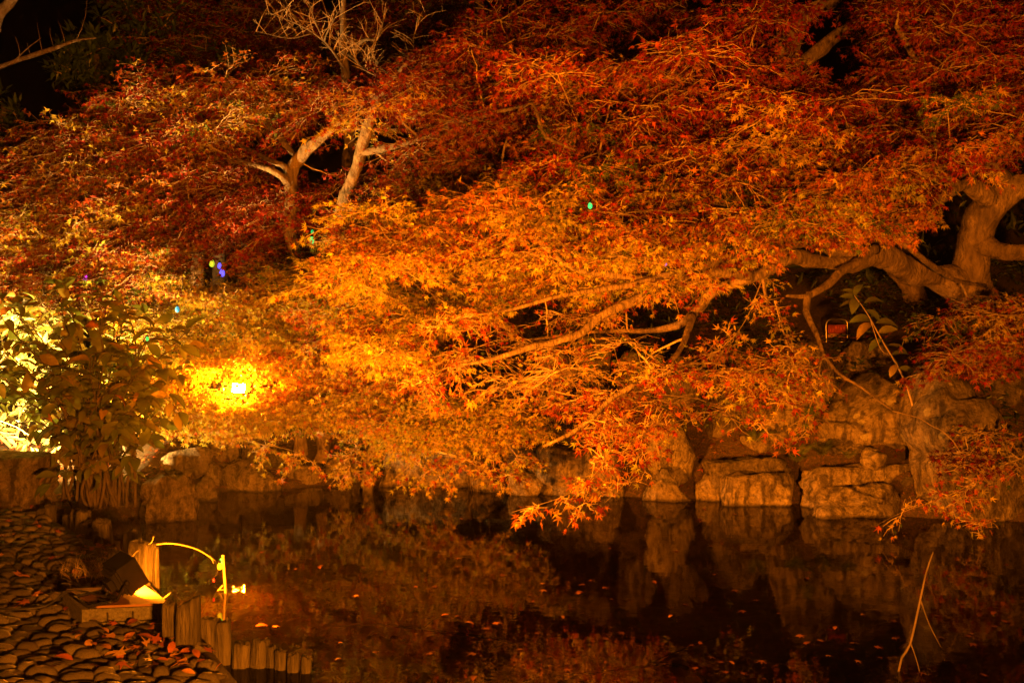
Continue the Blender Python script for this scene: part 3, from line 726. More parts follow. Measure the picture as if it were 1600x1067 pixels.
# ------------------------------------------------------------------ the big maple on the right bank
def big_maple():
    t = Tree('maple_tree', 'large maple with thick bent limbs reaching over the pond from the boulders', (P(1620, 600, 10.9)[0], 10.9, zt1(P(1620, 600, 10.9)[0], 10.9) - .1), group=GM, seed=11)
    t.limb([(1640, 600, 11.0, .30), (1580, 545, 10.75, .27), (1538, 495, 10.55, .24), (1511, 450, 10.4, .22), (1512, 398, 10.3, .20), (1530, 352, 10.2, .19), (1552, 322, 10.1, .18), (1580, 297, 10.0, .15), (1650, 268, 9.8, .11)], 'trunk', sides=14)
    L = [
     [(1560, 318, 10.1, .13), (1534, 299, 9.9, .115), (1513, 282, 9.8, .10), (1530, 255, 9.7, .085), (1562, 238, 9.6, .075), (1612, 212, 9.5, .06)],
     [(1545, 262, 9.65, .06), (1500, 290, 9.5, .055), (1455, 320, 9.2, .045), (1400, 345, 8.9, .03)],
     [(1518, 378, 10.25, .12), (1548, 389, 10.1, .11), (1575, 398, 10.0, .10), (1640, 390, 9.9, .09)],
     [(1509, 450, 10.4, .19), (1465, 436, 10.2, .165), (1424, 420, 9.9, .15), (1384, 405, 9.6, .135), (1345, 391, 9.3, .115), (1296, 384, 9.0, .085), (1258, 378, 8.8, .07), (1210, 388, 8.5, .055), (1140, 402, 8.2, .045), (1060, 425, 8.0, .036), (1000, 440, 7.9, .030), (928, 455, 7.8, .025), (867, 465, 7.7, .020), (800, 482, 7.6, .014), (730, 494, 7.5, .008)],
     [(1362, 402, 9.4, .10), (1323, 412, 9.15, .085), (1294, 410, 9.0, .075), (1262, 403, 8.8, .066), (1230, 398, 8.6, .058), (1200, 418, 8.5, .055), (1165, 438, 8.4, .055), (1117, 455, 8.6, .055), (1082, 492, 8.8, .048), (1046, 512, 8.9, .040), (1002, 519, 9.0, .031), (925, 519, 9.1, .022), (820, 532, 9.1, .012)],
     [(1175, 432, 8.4, .052), (1100, 428, 8.2, .045), (1036, 446, 8.0, .040), (1002, 465, 7.9, .038), (945, 492, 7.8, .036), (911, 519, 7.75, .034), (878, 531, 7.7, .030), (820, 546, 7.6, .026), (766, 561, 7.5, .020), (706, 571, 7.4, .011)],
     [(1036, 440, 8.0, .034), (969, 430, 7.9, .031), (901, 421, 7.75, .030), (867, 401, 7.7, .028), (840, 374, 7.65, .024), (818, 350, 7.6, .019), (800, 318, 7.6, .011)],
     [(1082, 492, 8.75, .035), (1062, 545, 8.2, .030), (1010, 590, 7.8, .027), (959, 620, 7.7, .025), (928, 650, 7.6, .023), (898, 674, 7.55, .020), (850, 697, 7.5, .010)],
     [(1368, 388, 9.3, .06), (1347, 407, 9.0, .05), (1313, 424, 8.8, .042), (1300, 440, 8.7, .036), (1262, 460, 8.5, .030), (1228, 462, 8.4, .012)],
     [(1264, 458, 8.5, .026), (1259, 486, 8.4, .030), (1277, 524, 8.2, .022), (1286, 552, 8.1, .018), (1310, 583, 8.0, .015), (1347, 606, 7.9, .011), (1395, 642, 7.8, .005)],
     [(1395, 372, 9.2, .03), (1424, 390, 9.2, .028), (1458, 418, 9.4, .026), (1500, 440, 9.8, .024), (1540, 446, 10.1, .02)],
     [(1190, 300, 8.6, .012), (1194, 350, 8.55, .018), (1192, 420, 8.5, .022), (1200, 490, 8.4, .012)],
     [(1345, 390, 9.3, .07), (1260, 350, 8.9, .05), (1150, 320, 8.5, .04), (1020, 300, 8.2, .03), (920, 260, 8.0, .018)],
     [(1500, 290, 9.5, .05), (1420, 240, 9.0, .04), (1330, 200, 8.5, .03), (1230, 170, 8.2, .02)],
     [(1580, 297, 10.0, .09), (1500, 190, 9.5, .06), (1440, 110, 9.0, .04), (1400, 40, 8.6, .025)],
    ]
    for l in L: t.limb(l)
    ex = [H_SWEEP, H_RIGHT, H_TRUNK, H_LIMB, H_TOPR]
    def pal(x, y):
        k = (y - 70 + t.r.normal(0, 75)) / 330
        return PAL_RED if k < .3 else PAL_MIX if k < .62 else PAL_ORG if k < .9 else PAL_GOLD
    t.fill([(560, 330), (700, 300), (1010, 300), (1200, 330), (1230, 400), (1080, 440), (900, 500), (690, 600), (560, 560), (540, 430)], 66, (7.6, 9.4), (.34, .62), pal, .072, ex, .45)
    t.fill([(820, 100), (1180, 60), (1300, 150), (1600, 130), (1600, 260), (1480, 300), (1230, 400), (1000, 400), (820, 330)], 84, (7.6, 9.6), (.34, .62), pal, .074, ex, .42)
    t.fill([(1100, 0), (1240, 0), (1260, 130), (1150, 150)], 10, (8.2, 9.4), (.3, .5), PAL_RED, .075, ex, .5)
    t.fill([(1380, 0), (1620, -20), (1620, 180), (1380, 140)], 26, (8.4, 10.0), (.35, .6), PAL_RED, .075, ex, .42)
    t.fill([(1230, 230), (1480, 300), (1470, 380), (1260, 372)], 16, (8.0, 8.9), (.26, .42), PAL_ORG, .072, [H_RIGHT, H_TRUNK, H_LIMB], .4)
    # twiggy lower sprays in front of the boulders
    t.fill([(1030, 580), (1080, 540), (1200, 520), (1240, 580), (1220, 670), (1160, 680), (1090, 640), (1000, 650)], 6, (7.2, 8.2), (.24, .38), PAL_ORG, .074, (), .5, keep=.42, droop=.7)
    t.fill([(880, 600), (990, 590), (1060, 600), (1000, 660), (900, 660)], 4, (7.6, 8.6), (.24, .36), PAL_ORG, .074, (), .5, keep=.5, droop=.5)
    t.fill([(1440, 480), (1640, 450), (1640, 560), (1480, 570)], 9, (8.2, 9.4), (.3, .45), PAL_MIX, .076, (), .4, keep=.7)
    t.fill([(1470, 640), (1640, 600), (1640, 760), (1480, 760)], 2, (8.1, 8.6), (.22, .35), PAL_MIX, .075, (), .5, keep=.5, droop=.8)
    t.fill([(720, 500), (1040, 470), (1060, 560), (860, 610), (720, 600)], 9, (8.0, 9.2), (.3, .5), PAL_ORG, .07, (), .5, keep=.28, droop=.7)
    for pts in ([(712, 569, 7.4), (690, 578, 7.35), (660, 596, 7.3), (630, 606, 7.3)], [(740, 492, 7.5), (700, 502, 7.45), (660, 520, 7.4)], [(985, 640, 7.3), (960, 690, 7.0), (930, 740, 6.8), (880, 775, 6.6), (800, 800, 6.5)],
                [(1010, 650, 7.3), (1000, 700, 7.1), (985, 745, 7.0), (945, 785, 6.9)], [(950, 640, 7.4), (935, 700, 7.1), (918, 770, 6.9), (905, 800, 6.8)],
                [(1240, 540, 7.6), (1230, 600, 7.4), (1205, 660, 7.3), (1180, 690, 7.2)], 
                [(1286, 552, 8.1), (1275, 600, 7.9), (1262, 650, 7.8), (1250, 690, 7.8)], [(1640, 700, 8.4), (1560, 730, 8.2), (1490, 770, 8.0), (1410, 800, 7.9), (1370, 820, 7.8)],
                [(1540, 735, 8.2), (1500, 780, 8.0), (1520, 810, 7.9), (1560, 825, 7.9)], [(1210, 470, 8.2), (1225, 520, 8.0), (1245, 560, 7.9), (1250, 600, 7.8)],
                [(1190, 440, 8.4), (1165, 500, 8.0), (1130, 540, 7.8), (1075, 570, 7.6)]):
        t.sprig(pts, PAL_ORG, .06, 6, .34, .18)
    TOTAL['big'] = t.finish(300)
big_maple()

# ------------------------------------------------------------------ upright maple behind it
def upper_maple():
    b = P(1440, 500, 12.3)
    t = Tree('maple_tree', 'red maple with upright stems rising behind the thick bent limbs', (b[0], b[1], zt1(b[0], b[1]) - .1), group=GM, seed=12)
    t.limb([(1446, 545, 12.3, .17), (1425, 450, 12.2, .15), (1350, 370, 11.8, .14), (1240, 300, 11.0, .125), (1208, 240, 10.3, .10), (1205, 175, 9.8, .075), (1216, 150, 9.5, .06), (1219, 84, 9.2, .045), (1226, -10, 9.0, .03)], 'trunk')
    for l in [[(1208, 240, 10.3, .07), (1171, 219, 10.0, .06), (1138, 199, 9.8, .045), (1070, 165, 9.6, .025)],
              [(1240, 300, 11.0, .12), (1228, 180, 11.2, .11), (1232, 90, 11.2, .105), (1249, 32, 11.1, .10), (1296, 2, 11.0, .09), (1350, -35, 10.8, .08)],
              [(1234, 112, 11.2, .08), (1293, 67, 11.3, .078), (1327, 40, 11.3, .074), (1364, 3, 11.3, .07), (1400, -30, 11.3, .06)],
              [(1240, 300, 11.0, .08), (1330, 200, 11.1, .075), (1400, 146, 11.0, .07), (1462, 124, 10.8, .055), (1530, 95, 10.6, .03)],
              [(1290, 335, 11.4, .07), (1235, 285, 10.9, .055), (1180, 255, 10.4, .04), (1110, 250, 10.2, .025)],
              [(1228, 180, 11.2, .06), (1130, 90, 11.2, .045), (1020, 50, 11.0, .03), (930, 30, 10.8, .02)]]: t.limb(l)
    t.fill([(700, 40), (850, 0), (1100, 0), (1230, 40), (1200, 200), (900, 230), (720, 160)], 44, (9.6, 11.4), (.4, .65), PAL_RED, .076, [H_TOPR], .45)
    t.fill([(1120, 150), (1600, 100), (1600, 300), (1150, 330)], 44, (10.0, 11.6), (.4, .65), PAL_RED, .076, [H_TOPR, H_TRUNK], .45)
    t.fill([(1060, 230), (1300, 220), (1300, 370), (1060, 380)], 18, (9.4, 10.8), (.4, .6), PAL_MIX, .074, [H_RIGHT], .45)
    t.fill([(1350, -20), (1620, -20), (1620, 110), (1370, 90)], 22, (10.4, 12.0), (.4, .65), PAL_RED, .076, (), .45)
    TOTAL['upper'] = t.finish(0)
upper_maple()

# ------------------------------------------------------------------ centre maple
def centre_maple():
    b = P(505, 690, 11.2)
    t = Tree('maple_tree', 'orange and red maple with a leaning lit trunk above the golden leaves', (b[0], b[1], zt1(b[0], b[1]) - .1), group=GM, seed=13)
    t.limb([(500, 720, 10.90, 0.104), (508, 560, 10.80, 0.092), (516, 430, 10.70, 0.084), (533, 340, 10.50, 0.080), (548, 290, 10.40, 0.076), (562, 240, 10.20, 0.072), (575, 190, 10.00, 0.056), (602, 140, 9.80, 0.040), (645, 90, 9.69, 0.020)], 'trunk')
    for l in [[(536, 326, 10.50, 0.040), (590, 322, 10.10, 0.036), (632, 321, 9.80, 0.029), (710, 310, 9.50, 0.016)],
              [(562, 240, 10.20, 0.044), (640, 222, 9.62, 0.032), (720, 190, 9.17, 0.024), (820, 165, 8.78, 0.014)],
              [(710, 310, 9.50, 0.018), (770, 330, 8.78, 0.016), (787, 290, 8.32, 0.014), (785, 245, 8.26, 0.011), (792, 215, 8.20, 0.006)],
              [(820, 165, 8.78, 0.014), (834, 165, 8.26, 0.014), (845, 195, 8.06, 0.016), (854, 216, 8.00, 0.016), (900, 235, 8.00, 0.008)],
              [(516, 430, 10.70, 0.040), (600, 420, 9.90, 0.032), (690, 440, 9.43, 0.024), (760, 450, 9.17, 0.012)]]: t.limb(l)
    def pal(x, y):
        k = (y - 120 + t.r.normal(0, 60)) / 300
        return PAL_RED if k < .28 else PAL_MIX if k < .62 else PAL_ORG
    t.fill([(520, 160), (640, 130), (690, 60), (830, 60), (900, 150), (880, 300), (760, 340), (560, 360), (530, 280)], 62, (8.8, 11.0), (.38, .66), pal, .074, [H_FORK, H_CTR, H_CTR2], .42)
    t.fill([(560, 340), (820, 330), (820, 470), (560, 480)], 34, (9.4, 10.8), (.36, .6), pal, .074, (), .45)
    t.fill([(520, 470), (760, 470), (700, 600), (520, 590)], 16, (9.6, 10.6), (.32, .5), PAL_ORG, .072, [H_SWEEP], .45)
    TOTAL['centre'] = t.finish(0)
centre_maple()

# ------------------------------------------------------------------ maples on the left
def left_maple():
    b = P(470, 690, 11.55)
    t = Tree('maple_tree', 'maple with a forked bright trunk and layered red tiers sloping left', (b[0], b[1], zt1(b[0], b[1]) - .1), group=GM, seed=14)
    t.limb([(472, 715, 11.55, 0.096), (466, 560, 11.45, 0.080), (461, 415, 11.35, 0.072), (452, 350, 11.25, 0.076), (456, 288, 11.15, 0.088), (458, 265, 11.15, 0.080), (474, 242, 11.05, 0.068), (494, 223, 10.95, 0.056), (516, 204, 10.85, 0.040), (550, 175, 10.75, 0.020)], 'trunk')
    for l in [[(457, 276, 11.15, 0.056), (443, 260, 11.05, 0.044), (425, 253, 11.2, 0.032), (370, 225, 12.3, 0.016)],
              [(455, 292, 11.15, 0.056), (422, 266, 10.95, 0.040), (360, 250, 11.9, 0.028), (280, 240, 12.3, 0.020), (190, 250, 12.4, 0.010)],
              [(452, 352, 11.25, 0.040), (340, 330, 11.9, 0.024), (262, 342, 11.3, 0.018), (205, 352, 11.0, 0.008)],
              [(466, 250, 11.1, 0.040), (400, 180, 12.0, 0.028), (310, 150, 12.4, 0.016)],
              [(461, 415, 11.4, 0.040), (380, 390, 12.2, 0.028), (250, 400, 12.0, 0.020), (120, 420, 11.6, 0.012)]]: t.limb(l)
    sl = dict(tilt=(.42, -.1), flat=.10, droop=.25)
    t.fill([(90, 200), (230, 130), (400, 110), (540, 150), (540, 240), (400, 320), (200, 390), (60, 400), (40, 300)], 74, (11.2, 12.8), (.5, .85), PAL_MIX, .076, [H_FORK, H_TOPL, H_CTR], .40, **sl)
    t.fill([(330, 290), (560, 200), (560, 400), (330, 390)], 26, (11.2, 12.2), (.4, .65), PAL_RED, .074, [H_FORK, H_DARKL, H_CTR, H_CTR2], .42, **sl)
    t.fill([(130, 380), (420, 360), (420, 430), (130, 470)], 20, (11.0, 12.0), (.4, .6), PAL_MIX, .074, [H_DARKL], .42, **sl)
    TOTAL['left'] = t.finish(0, split=9)
left_maple()
def far_left_maple():
    b = P(300, 690, 13.2)
    t = Tree('maple_tree', 'maple with a dark trunk and orange tiers reaching the left edge of the grove', (b[0], b[1], zt1(b[0], b[1]) - .1), group=GM, seed=15)
    t.limb([(298, 705, 13.2, .12), (303, 520, 13.1, .095), (305, 440, 13.0, .085), (310, 386, 12.9, .08), (314, 330, 12.8, .065), (290, 260, 12.8, .045), (220, 195, 12.8, .02)], 'trunk')
    for l in [[(312, 350, 12.9, .05), (210, 310, 12.6, .04), (110, 295, 12.3, .028), (0, 310, 12.0, .015)], [(305, 440, 13.0, .045), (180, 430, 12.4, .03), (60, 440, 12.0, .02), (-20, 450, 11.6, .01)],
              [(290, 260, 12.8, .035), (160, 220, 12.9, .025), (40, 220, 12.9, .012)]]: t.limb(l)
    sl = dict(tilt=(.42, -.1), flat=.10, droop=.25)
    t.fill([(-40, 240), (100, 190), (260, 180), (300, 260), (160, 400), (-40, 400)], 48, (12.0, 13.6), (.5, .85), PAL_MIX, .078, [H_TOPL], .40, **sl)
    t.fill([(-40, 330), (180, 330), (240, 400), (160, 480), (-40, 490)], 44, (11.0, 12.4), (.45, .7), PAL_ORG, .078, (), .40, **sl)
    TOTAL['farleft'] = t.finish(0, split=9)
far_left_maple()

# ------------------------------------------------------------------ golden low maple round the bank lamp
def golden_maple():
    b = P(571, 768, 11.0)
    t = Tree('golden_maple', 'low golden maple around the glowing bank lamp, leaning from a root at the water', (b[0], b[1], WATER - .1), group=GM, bark='bark_pale', seed=16)
    t.limb([(568, 785, 11.05, .085), (573, 750, 11.05, .07), (580, 710, 11.1, .055), (584, 680, 11.15, .05), (560, 640, 11.15, .046), (525, 600, 11.1, .04), (490, 560, 11.1, .034), (455, 520, 11.0, .026), (410, 480, 10.9, .014)], 'trunk')
    for l in [[(584, 680, 11.15, .04), (640, 652, 10.8, .032), (700, 645, 10.4, .024), (780, 660, 10.0, .012)],
              [(565, 645, 11.15, .04), (490, 650, 10.7, .03), (420, 665, 10.3, .022), (330, 672, 10.0, .012)],
              [(525, 600, 11.1, .03), (440, 590, 10.9, .024), (400, 560, 10.8, .02), (300, 540, 10.7, .012)],
              [(584, 685, 11.15, .03), (620, 700, 10.5, .024), (680, 705, 10.0, .016), (740, 720, 9.7, .008)],
              [(490, 560, 11.1, .025), (520, 500, 10.9, .02), (560, 470, 10.8, .01)]]: t.limb(l)
    t.fill([(260, 430), (400, 410), (520, 430), (560, 480), (540, 580), (420, 570), (260, 580), (220, 500)], 62, (10.5, 11.5), (.34, .6), PAL_GOLD, .072, [H_LAMP, H_DARKL], .36, flat=.14)
    t.fill([(200, 590), (340, 640), (460, 640), (560, 600), (640, 640), (700, 650), (560, 650), (420, 655), (300, 660), (190, 660)], 56, (10.1, 11.0), (.3, .55), PAL_GOLD, .070, [H_LAMP], .36, flat=.16, droop=.2)
    t.fill([(420, 560), (560, 540), (660, 600), (560, 660), (420, 650)], 26, (10.4, 11.3), (.3, .5), PAL_ORG, .070, [H_LAMP], .38)
    t.fill([(600, 640), (720, 620), (840, 630), (830, 660), (780, 690), (640, 690), (600, 670)], 38, (9.6, 10.6), (.28, .5), PAL_GOLD, .068, (), .36, flat=.18, droop=.25)
    t.fill([(250, 530), (360, 530), (360, 640), (250, 640)], 10, (10.6, 11.2), (.25, .4), PAL_GOLD, .07, [H_LAMP], .4)
    for pts in ([(600, 690, 10.4), (640, 720, 10.0), (680, 740, 9.7), (700, 755, 9.6)], [(700, 690, 10.0), (740, 725, 9.6), (770, 745, 9.4), (760, 765, 9.3)],
                [(330, 672, 10.0), (390, 690, 9.8), (460, 705, 9.7), (500, 730, 9.6)], [(780, 680, 9.8), (810, 720, 9.4), (790, 750, 9.2)],
                [(560, 690, 10.5), (545, 720, 10.2), (560, 745, 10.1)]):
        t.sprig(pts, PAL_GOLD, .058, 6, .7)
    for dx, dy in ((-34, -26), (30, -22), (-26, 20), (24, 22), (4, -38), (0, 30), (-48, 2), (46, 6), (-10, 12), (12, -10)):
        t.pad(P(373 + dx, 606 + dy, 10.65), .2, PAL_GOLD, .05, nb=4, keep=.3)
    for dx, dy, dd in ((-20, 34, 10.2), (16, 36, 10.25), (-4, 44, 10.1), (36, 46, 10.2), (-42, 46, 10.2), (10, 56, 10.0), (-14, 58, 10.05), (0, 36, 10.35)):
        t.pad(P(373 + dx, 606 + dy, dd), .24, PAL_GOLD, .055, nb=7, droop=.15)
    TOTAL['golden'] = t.finish(200, split=10.4)
golden_maple()

# ------------------------------------------------------------------ trees behind
def dim_maple():
    b = P(380, 330, 16)
    t = Tree('background_maple', 'dim dark-red maple standing high behind the layered red tiers', (b[0], b[1], zt1(b[0], b[1]) - .1), group='trees behind the maples', bark='bark_dark', seed=21)
    t.limb([(384, 520, 16.0, .15), (378, 250, 16.0, .12), (368, 110, 16.0, .09), (350, 58, 15.8, .07), (300, 5, 15.5, .04)], 'trunk')
    for l in [[(368, 100, 16.0, .05), (330, 60, 15.9, .05), (293, 44, 15.8, .035), (262, 20, 15.7, .015)], [(372, 150, 16, .06), (450, 90, 15.6, .04), (560, 40, 15.2, .02)]]: t.limb(l)
    t.fill([(220, -10), (420, -10), (540, 40), (520, 130), (380, 120), (260, 110)], 34, (14.8, 16.6), (.5, .9), PAL_DIM, .085, (), .42)
    t.fill([(520, 0), (760, 0), (720, 120), (540, 130)], 16, (14.5, 17.0), (.5, .8), PAL_DIM, .085, (), .42)
    t.finish(0, split=9)
dim_maple()
def bare_tree():
    b = P(545, 300, 11.8)
    t = Tree('bare_tree', 'leafless tree with a spray of thin bare orange twigs', (b[0], b[1], zt1(b[0], b[1]) - .1), group='trees behind the maples', bark='bark_dark', seed=22)
    t.limb([(552, 560, 11.8, .09), (546, 300, 11.7, .08), (540, 130, 11.5, .06), (536, 60, 11.5, .045), (538, -30, 11.5, .035)], 'trunk')
    F1 = [[(540, 110, 11.5, 0.0345), (520, 80, 11.1, 0.0253), (506, 64, 10.9, 0.0184), (470, 40, 10.7, 0.0115), (420, 20, 10.5, 0.0046)],
          [(506, 64, 10.9, 0.0161), (490, 30, 10.7, 0.0115), (478, -10, 10.6, 0.0046)], [(506, 64, 10.9, 0.0161), (520, 35, 10.7, 0.0115), (535, 10, 10.6, 0.0046)],
          [(490, 52, 10.8, 0.0138), (450, 60, 10.7, 0.0092), (400, 50, 10.6, 0.0034)], [(470, 40, 10.7, 0.0103), (450, 10, 10.6, 0.0069), (440, -15, 10.6, 0.0034)],
          [(541, 90, 11.5, 0.0460), (567, 64, 11.2, 0.0368), (590, 60, 11.0, 0.0230), (600, 30, 10.9, 0.0092)],
          [(545, 85, 11.4, 0.0345), (575, 112, 10.9, 0.0253), (614, 128, 10.6, 0.0207), (650, 124, 10.5, 0.0138), (692, 108, 10.4, 0.0057)],
          [(640, 126, 10.5, 0.0138), (650, 90, 10.4, 0.0103), (646, 60, 10.3, 0.0069), (664, 20, 10.3, 0.0034)], [(614, 128, 10.6, 0.0115), (590, 100, 10.5, 0.0080), (570, 92, 10.4, 0.0034)]]
    F1 = [[(a, b_, c, w * .62) for a, b_, c, w in l] for l in F1]
    for l in F1: t.limb(l, sides=6)
    r = t.r
    for l in F1:                                              # fine twigs
        A = np.array([np.append(P(a, b_, c), w) for a, b_, c, w in l])
        A = catmull(A, .05)
        for q in np.repeat(A[2:], 1, 0):
            d = nrm(np.array([r.normal(0, .6), r.normal(0, .3), r.uniform(.2, 1)])); Ln = r.uniform(.12, .4)
            e = q[:3] + d * Ln; t.link(q[:3], e, .0035, .0016, .05, 4)
            for _ in range(2):
                m = q[:3] + d * Ln * r.uniform(.4, .9); t.link(m, m + nrm(d + r.normal(0, .5, 3)) * r.uniform(.06, .18), .002, .001, .05, 3)
    t.finish(0)
bare_tree()
def thin_tree(label, pts, seed, poly, n, dr):
    b = P(*pts[0][:3])
    t = Tree('background_tree', label, (b[0], b[1], zt1(b[0], b[1]) - .1), group='trees behind the maples', seed=seed)
    t.limb(pts, 'trunk', sides=8)
    t.limb([(*pts[-2][:3], .03), (pts[-2][0] + 60, pts[-2][1] - 60, pts[-2][2] - .3, .012)])
    if n: t.fill(poly, n, dr, (.5, .8), PAL_DIM, .085, (), .42)
    t.finish(0, split=9)
thin_tree('slim curved trunk rising from the crown of the red centre maple', [(800, 480, 14.5, .10), (790, 200, 14.2, .08), (771, 75, 14, .065), (760, 30, 14, .06), (742, -20, 14, .05)], 31, [(640, -10), (760, -10), (740, 40), (660, 40)], 4, (14, 15.5))
thin_tree('slim straight trunk beside the curved one behind the red maple', [(812, 480, 15.5, .10), (806, 200, 15.2, .075), (803, 60, 15, .065), (801, -30, 15, .055)], 32, [(820, -20), (1060, -20), (1040, 60), (860, 60)], 10, (13.5, 15.5))
def edge_tree():
    b = P(-70, 640, 12.5)
    t = Tree('roadside_tree', 'bare-limbed tree leaning in at the dark upper corner with one long branch', (b[0], b[1], zt1(b[0], b[1]) - .1), group='trees behind the maples', seed=33)
    t.limb([(-75, 720, 12.5, .17), (-55, 400, 12.4, .15), (-40, 160, 12.3, .12), (-8, 38, 12.2, .085), (20, -2, 12.1, .075), (50, -50, 12, .06)], 'trunk')
    t.limb([(-45, 190, 12.3, .05), (-12, 118, 12.1, .035), (20, 98, 12, .03), (84, 76, 11.9, .025), (118, 64, 11.8, .02), (150, 60, 11.7, .008)])
    t.limb([(20, 98, 12, .012), (40, 78, 11.9, .009), (64, 60, 11.9, .004)], sides=6)
    for k in range(6):
        q = P(30 + 18 * k, 92 - 6 * k, 11.95); t.link(q, q + np.array([t.r.normal(0, .1), 0, t.r.uniform(.15, .5)]), .003, .001, .02, 4)
    t.finish(0)
edge_tree()
def evergreen(label, cx, cy, d, rx, ry, n, seed, low=False):
    g = P(cx, cy, d)
    t = Tree('evergreen_tree', label, (g[0], g[1] + .3, zt1(g[0], g[1] + .3) - .1), group='evergreens behind the maples', bark='bark_dark', seed=seed)
    zb = zt1(g[0], g[1] + .3) - .1
    t.limb([(g[0], g[1] + .3, zb, .14), (g[0] + .1, g[1] + .2, (zb + g[2]) / 2, .11), (g[0], g[1], g[2], .07), (g[0] + .05, g[1], g[2] + ry * .9, .03)], 'trunk', px=False, sides=8)
    r = t.r
    for _ in range(n):
        u = nrm(r.normal(0, 1, 3)) * r.uniform(.55, 1.05)
        c = g + u * [rx, .8 * rx, ry]
        q = t.nearest(c); t.link(q[:3], c, .012, .004, .1, 5)
        m = 26; dv = nrm(r.normal(0, 1, (m, 3)) + [0, -.3, .35]); pos = c + dv * r.uniform(.0, .16, (m, 1))
        t.lf.append((pos, dv + r.normal(0, .25, (m, 3)), np.array([0, 0, 1.0]) + r.normal(0, .4, (m, 3)), r.uniform(.11, .19, m), np.clip(np.array([.045, .085, .018]) * r.uniform(.6, 1.5, (m, 1)), .01, .3)))
    t.finish(0, tmpl=LANCE, mat='leaf_green')
evergreen('dark green evergreen above the left tiers with rosettes of narrow leaves', 150, 100, 14.6, .75, .45, 60, 41)
evergreen('tall dark evergreen behind the dim red maple top', 255, 45, 15.6, 1.1, 1.0, 110, 42)
evergreen('evergreen bush in the dark at the left edge beside the orange tiers', 0, 250, 14.0, .55, .9, 60, 43)
evergreen('evergreen in the dark hollow below the bare twigs', 330, 115, 15.2, .9, .4, 40, 44)

# ------------------------------------------------------------------ ground cover, litter (nobody could count these)
def scatter_stuff(name, label, cat, n, reg, tmpl, size, cols, mat, up, seed, lift=.01):
    r = np.random.default_rng(seed)
    x = r.uniform(reg[0], reg[1], n); y = bank(x) + r.uniform(reg[2], reg[3], n) ** 1.0
    dens = np.array([noise.noise(Vector((a * 1.2, b_ * 1.2, seed))) for a, b_ in zip(x, y)]) > -.15
    x, y = x[dens], y[dens]; m = len(x)
    pos = np.column_stack([x, y, zt(x, y) + r.uniform(lift, lift + .10, m) * up])
    pos[:, 2] += .02
    D = r.normal(0, 1, (m, 3)); D[:, 2] = r.normal(.15, .35, m) * up
    N = np.array([0, -.25, 1.0]) + r.normal(0, .2 + .35 * up, (m, 3))
    k = r.integers(0, len(cols), m)
    col = np.array(cols)[k] * r.uniform(.6, 1.3, (m, 1))
    V, T, c = leaves_vt(tmpl, pos, D, N, r.uniform(*size, m), col)
    tag(part(name, V, T, M[mat], None, smooth=False, col=c), label, cat, kind='stuff')
scatter_stuff('ground_cover', 'dark low leafy ground cover on the slope behind the rocks', 'ground cover', 16000, (.2, 9, .7, 5), LANCE, (.05, .11), [(.035, .06, .015), (.05, .075, .02), (.025, .04, .012)], 'leaf_green', 1.0, 51)
scatter_stuff('hillside_scrub', 'dark scrub covering the hillside behind the trees', 'scrub', 16000, (-14, 14, 3.5, 16), LANCE, (.14, .30), [(.03, .05, .014), (.04, .06, .018), (.02, .035, .01)], 'leaf_green', 4.0, 52)
scatter_stuff('leaf_litter', 'fallen maple leaves lying over the bank soil', 'leaf litter', 9000, (-6, 8, .05, 3.5), STARF, (.05, .08), [(.20, .05, .02), (.32, .09, .03), (.26, .14, .04), (.12, .05, .02)], 'leaf', .15, 53)

# pond-bed litter, seen through the shallow water
def bed_litter():
    r = np.random.default_rng(54); n = 5200
    x = r.uniform(-2.6, 2.6, n); y = r.uniform(4.0, 8.6, n)
    e = x - path_x(y); k = (e > .05) & (r.uniform(0, 1, n) < np.exp(-e / 1.5)); x, y = x[k], y[k]; m = len(x)
    pos = np.column_stack([x, y, zt(x, y) + .035 + r.uniform(0, .02, m)])
    D = r.normal(0, 1, (m, 3)); D[:, 2] *= .12; N = np.array([0, 0, 1.0]) + r.normal(0, .25, (m, 3))
    col = np.array([(.20, .07, .025), (.34, .13, .04), (.42, .26, .09), (.14, .06, .03)])[r.integers(0, 4, m)]
    V, T, c = leaves_vt(STAR, pos, D, N, r.uniform(.05, .085, m), col)
    tag(part('sunken_leaves', V, T, M['leaf'], None, smooth=False, col=c), 'brown leaves sunk on the shallow pond bed', 'leaf litter', kind='stuff')
bed_litter()

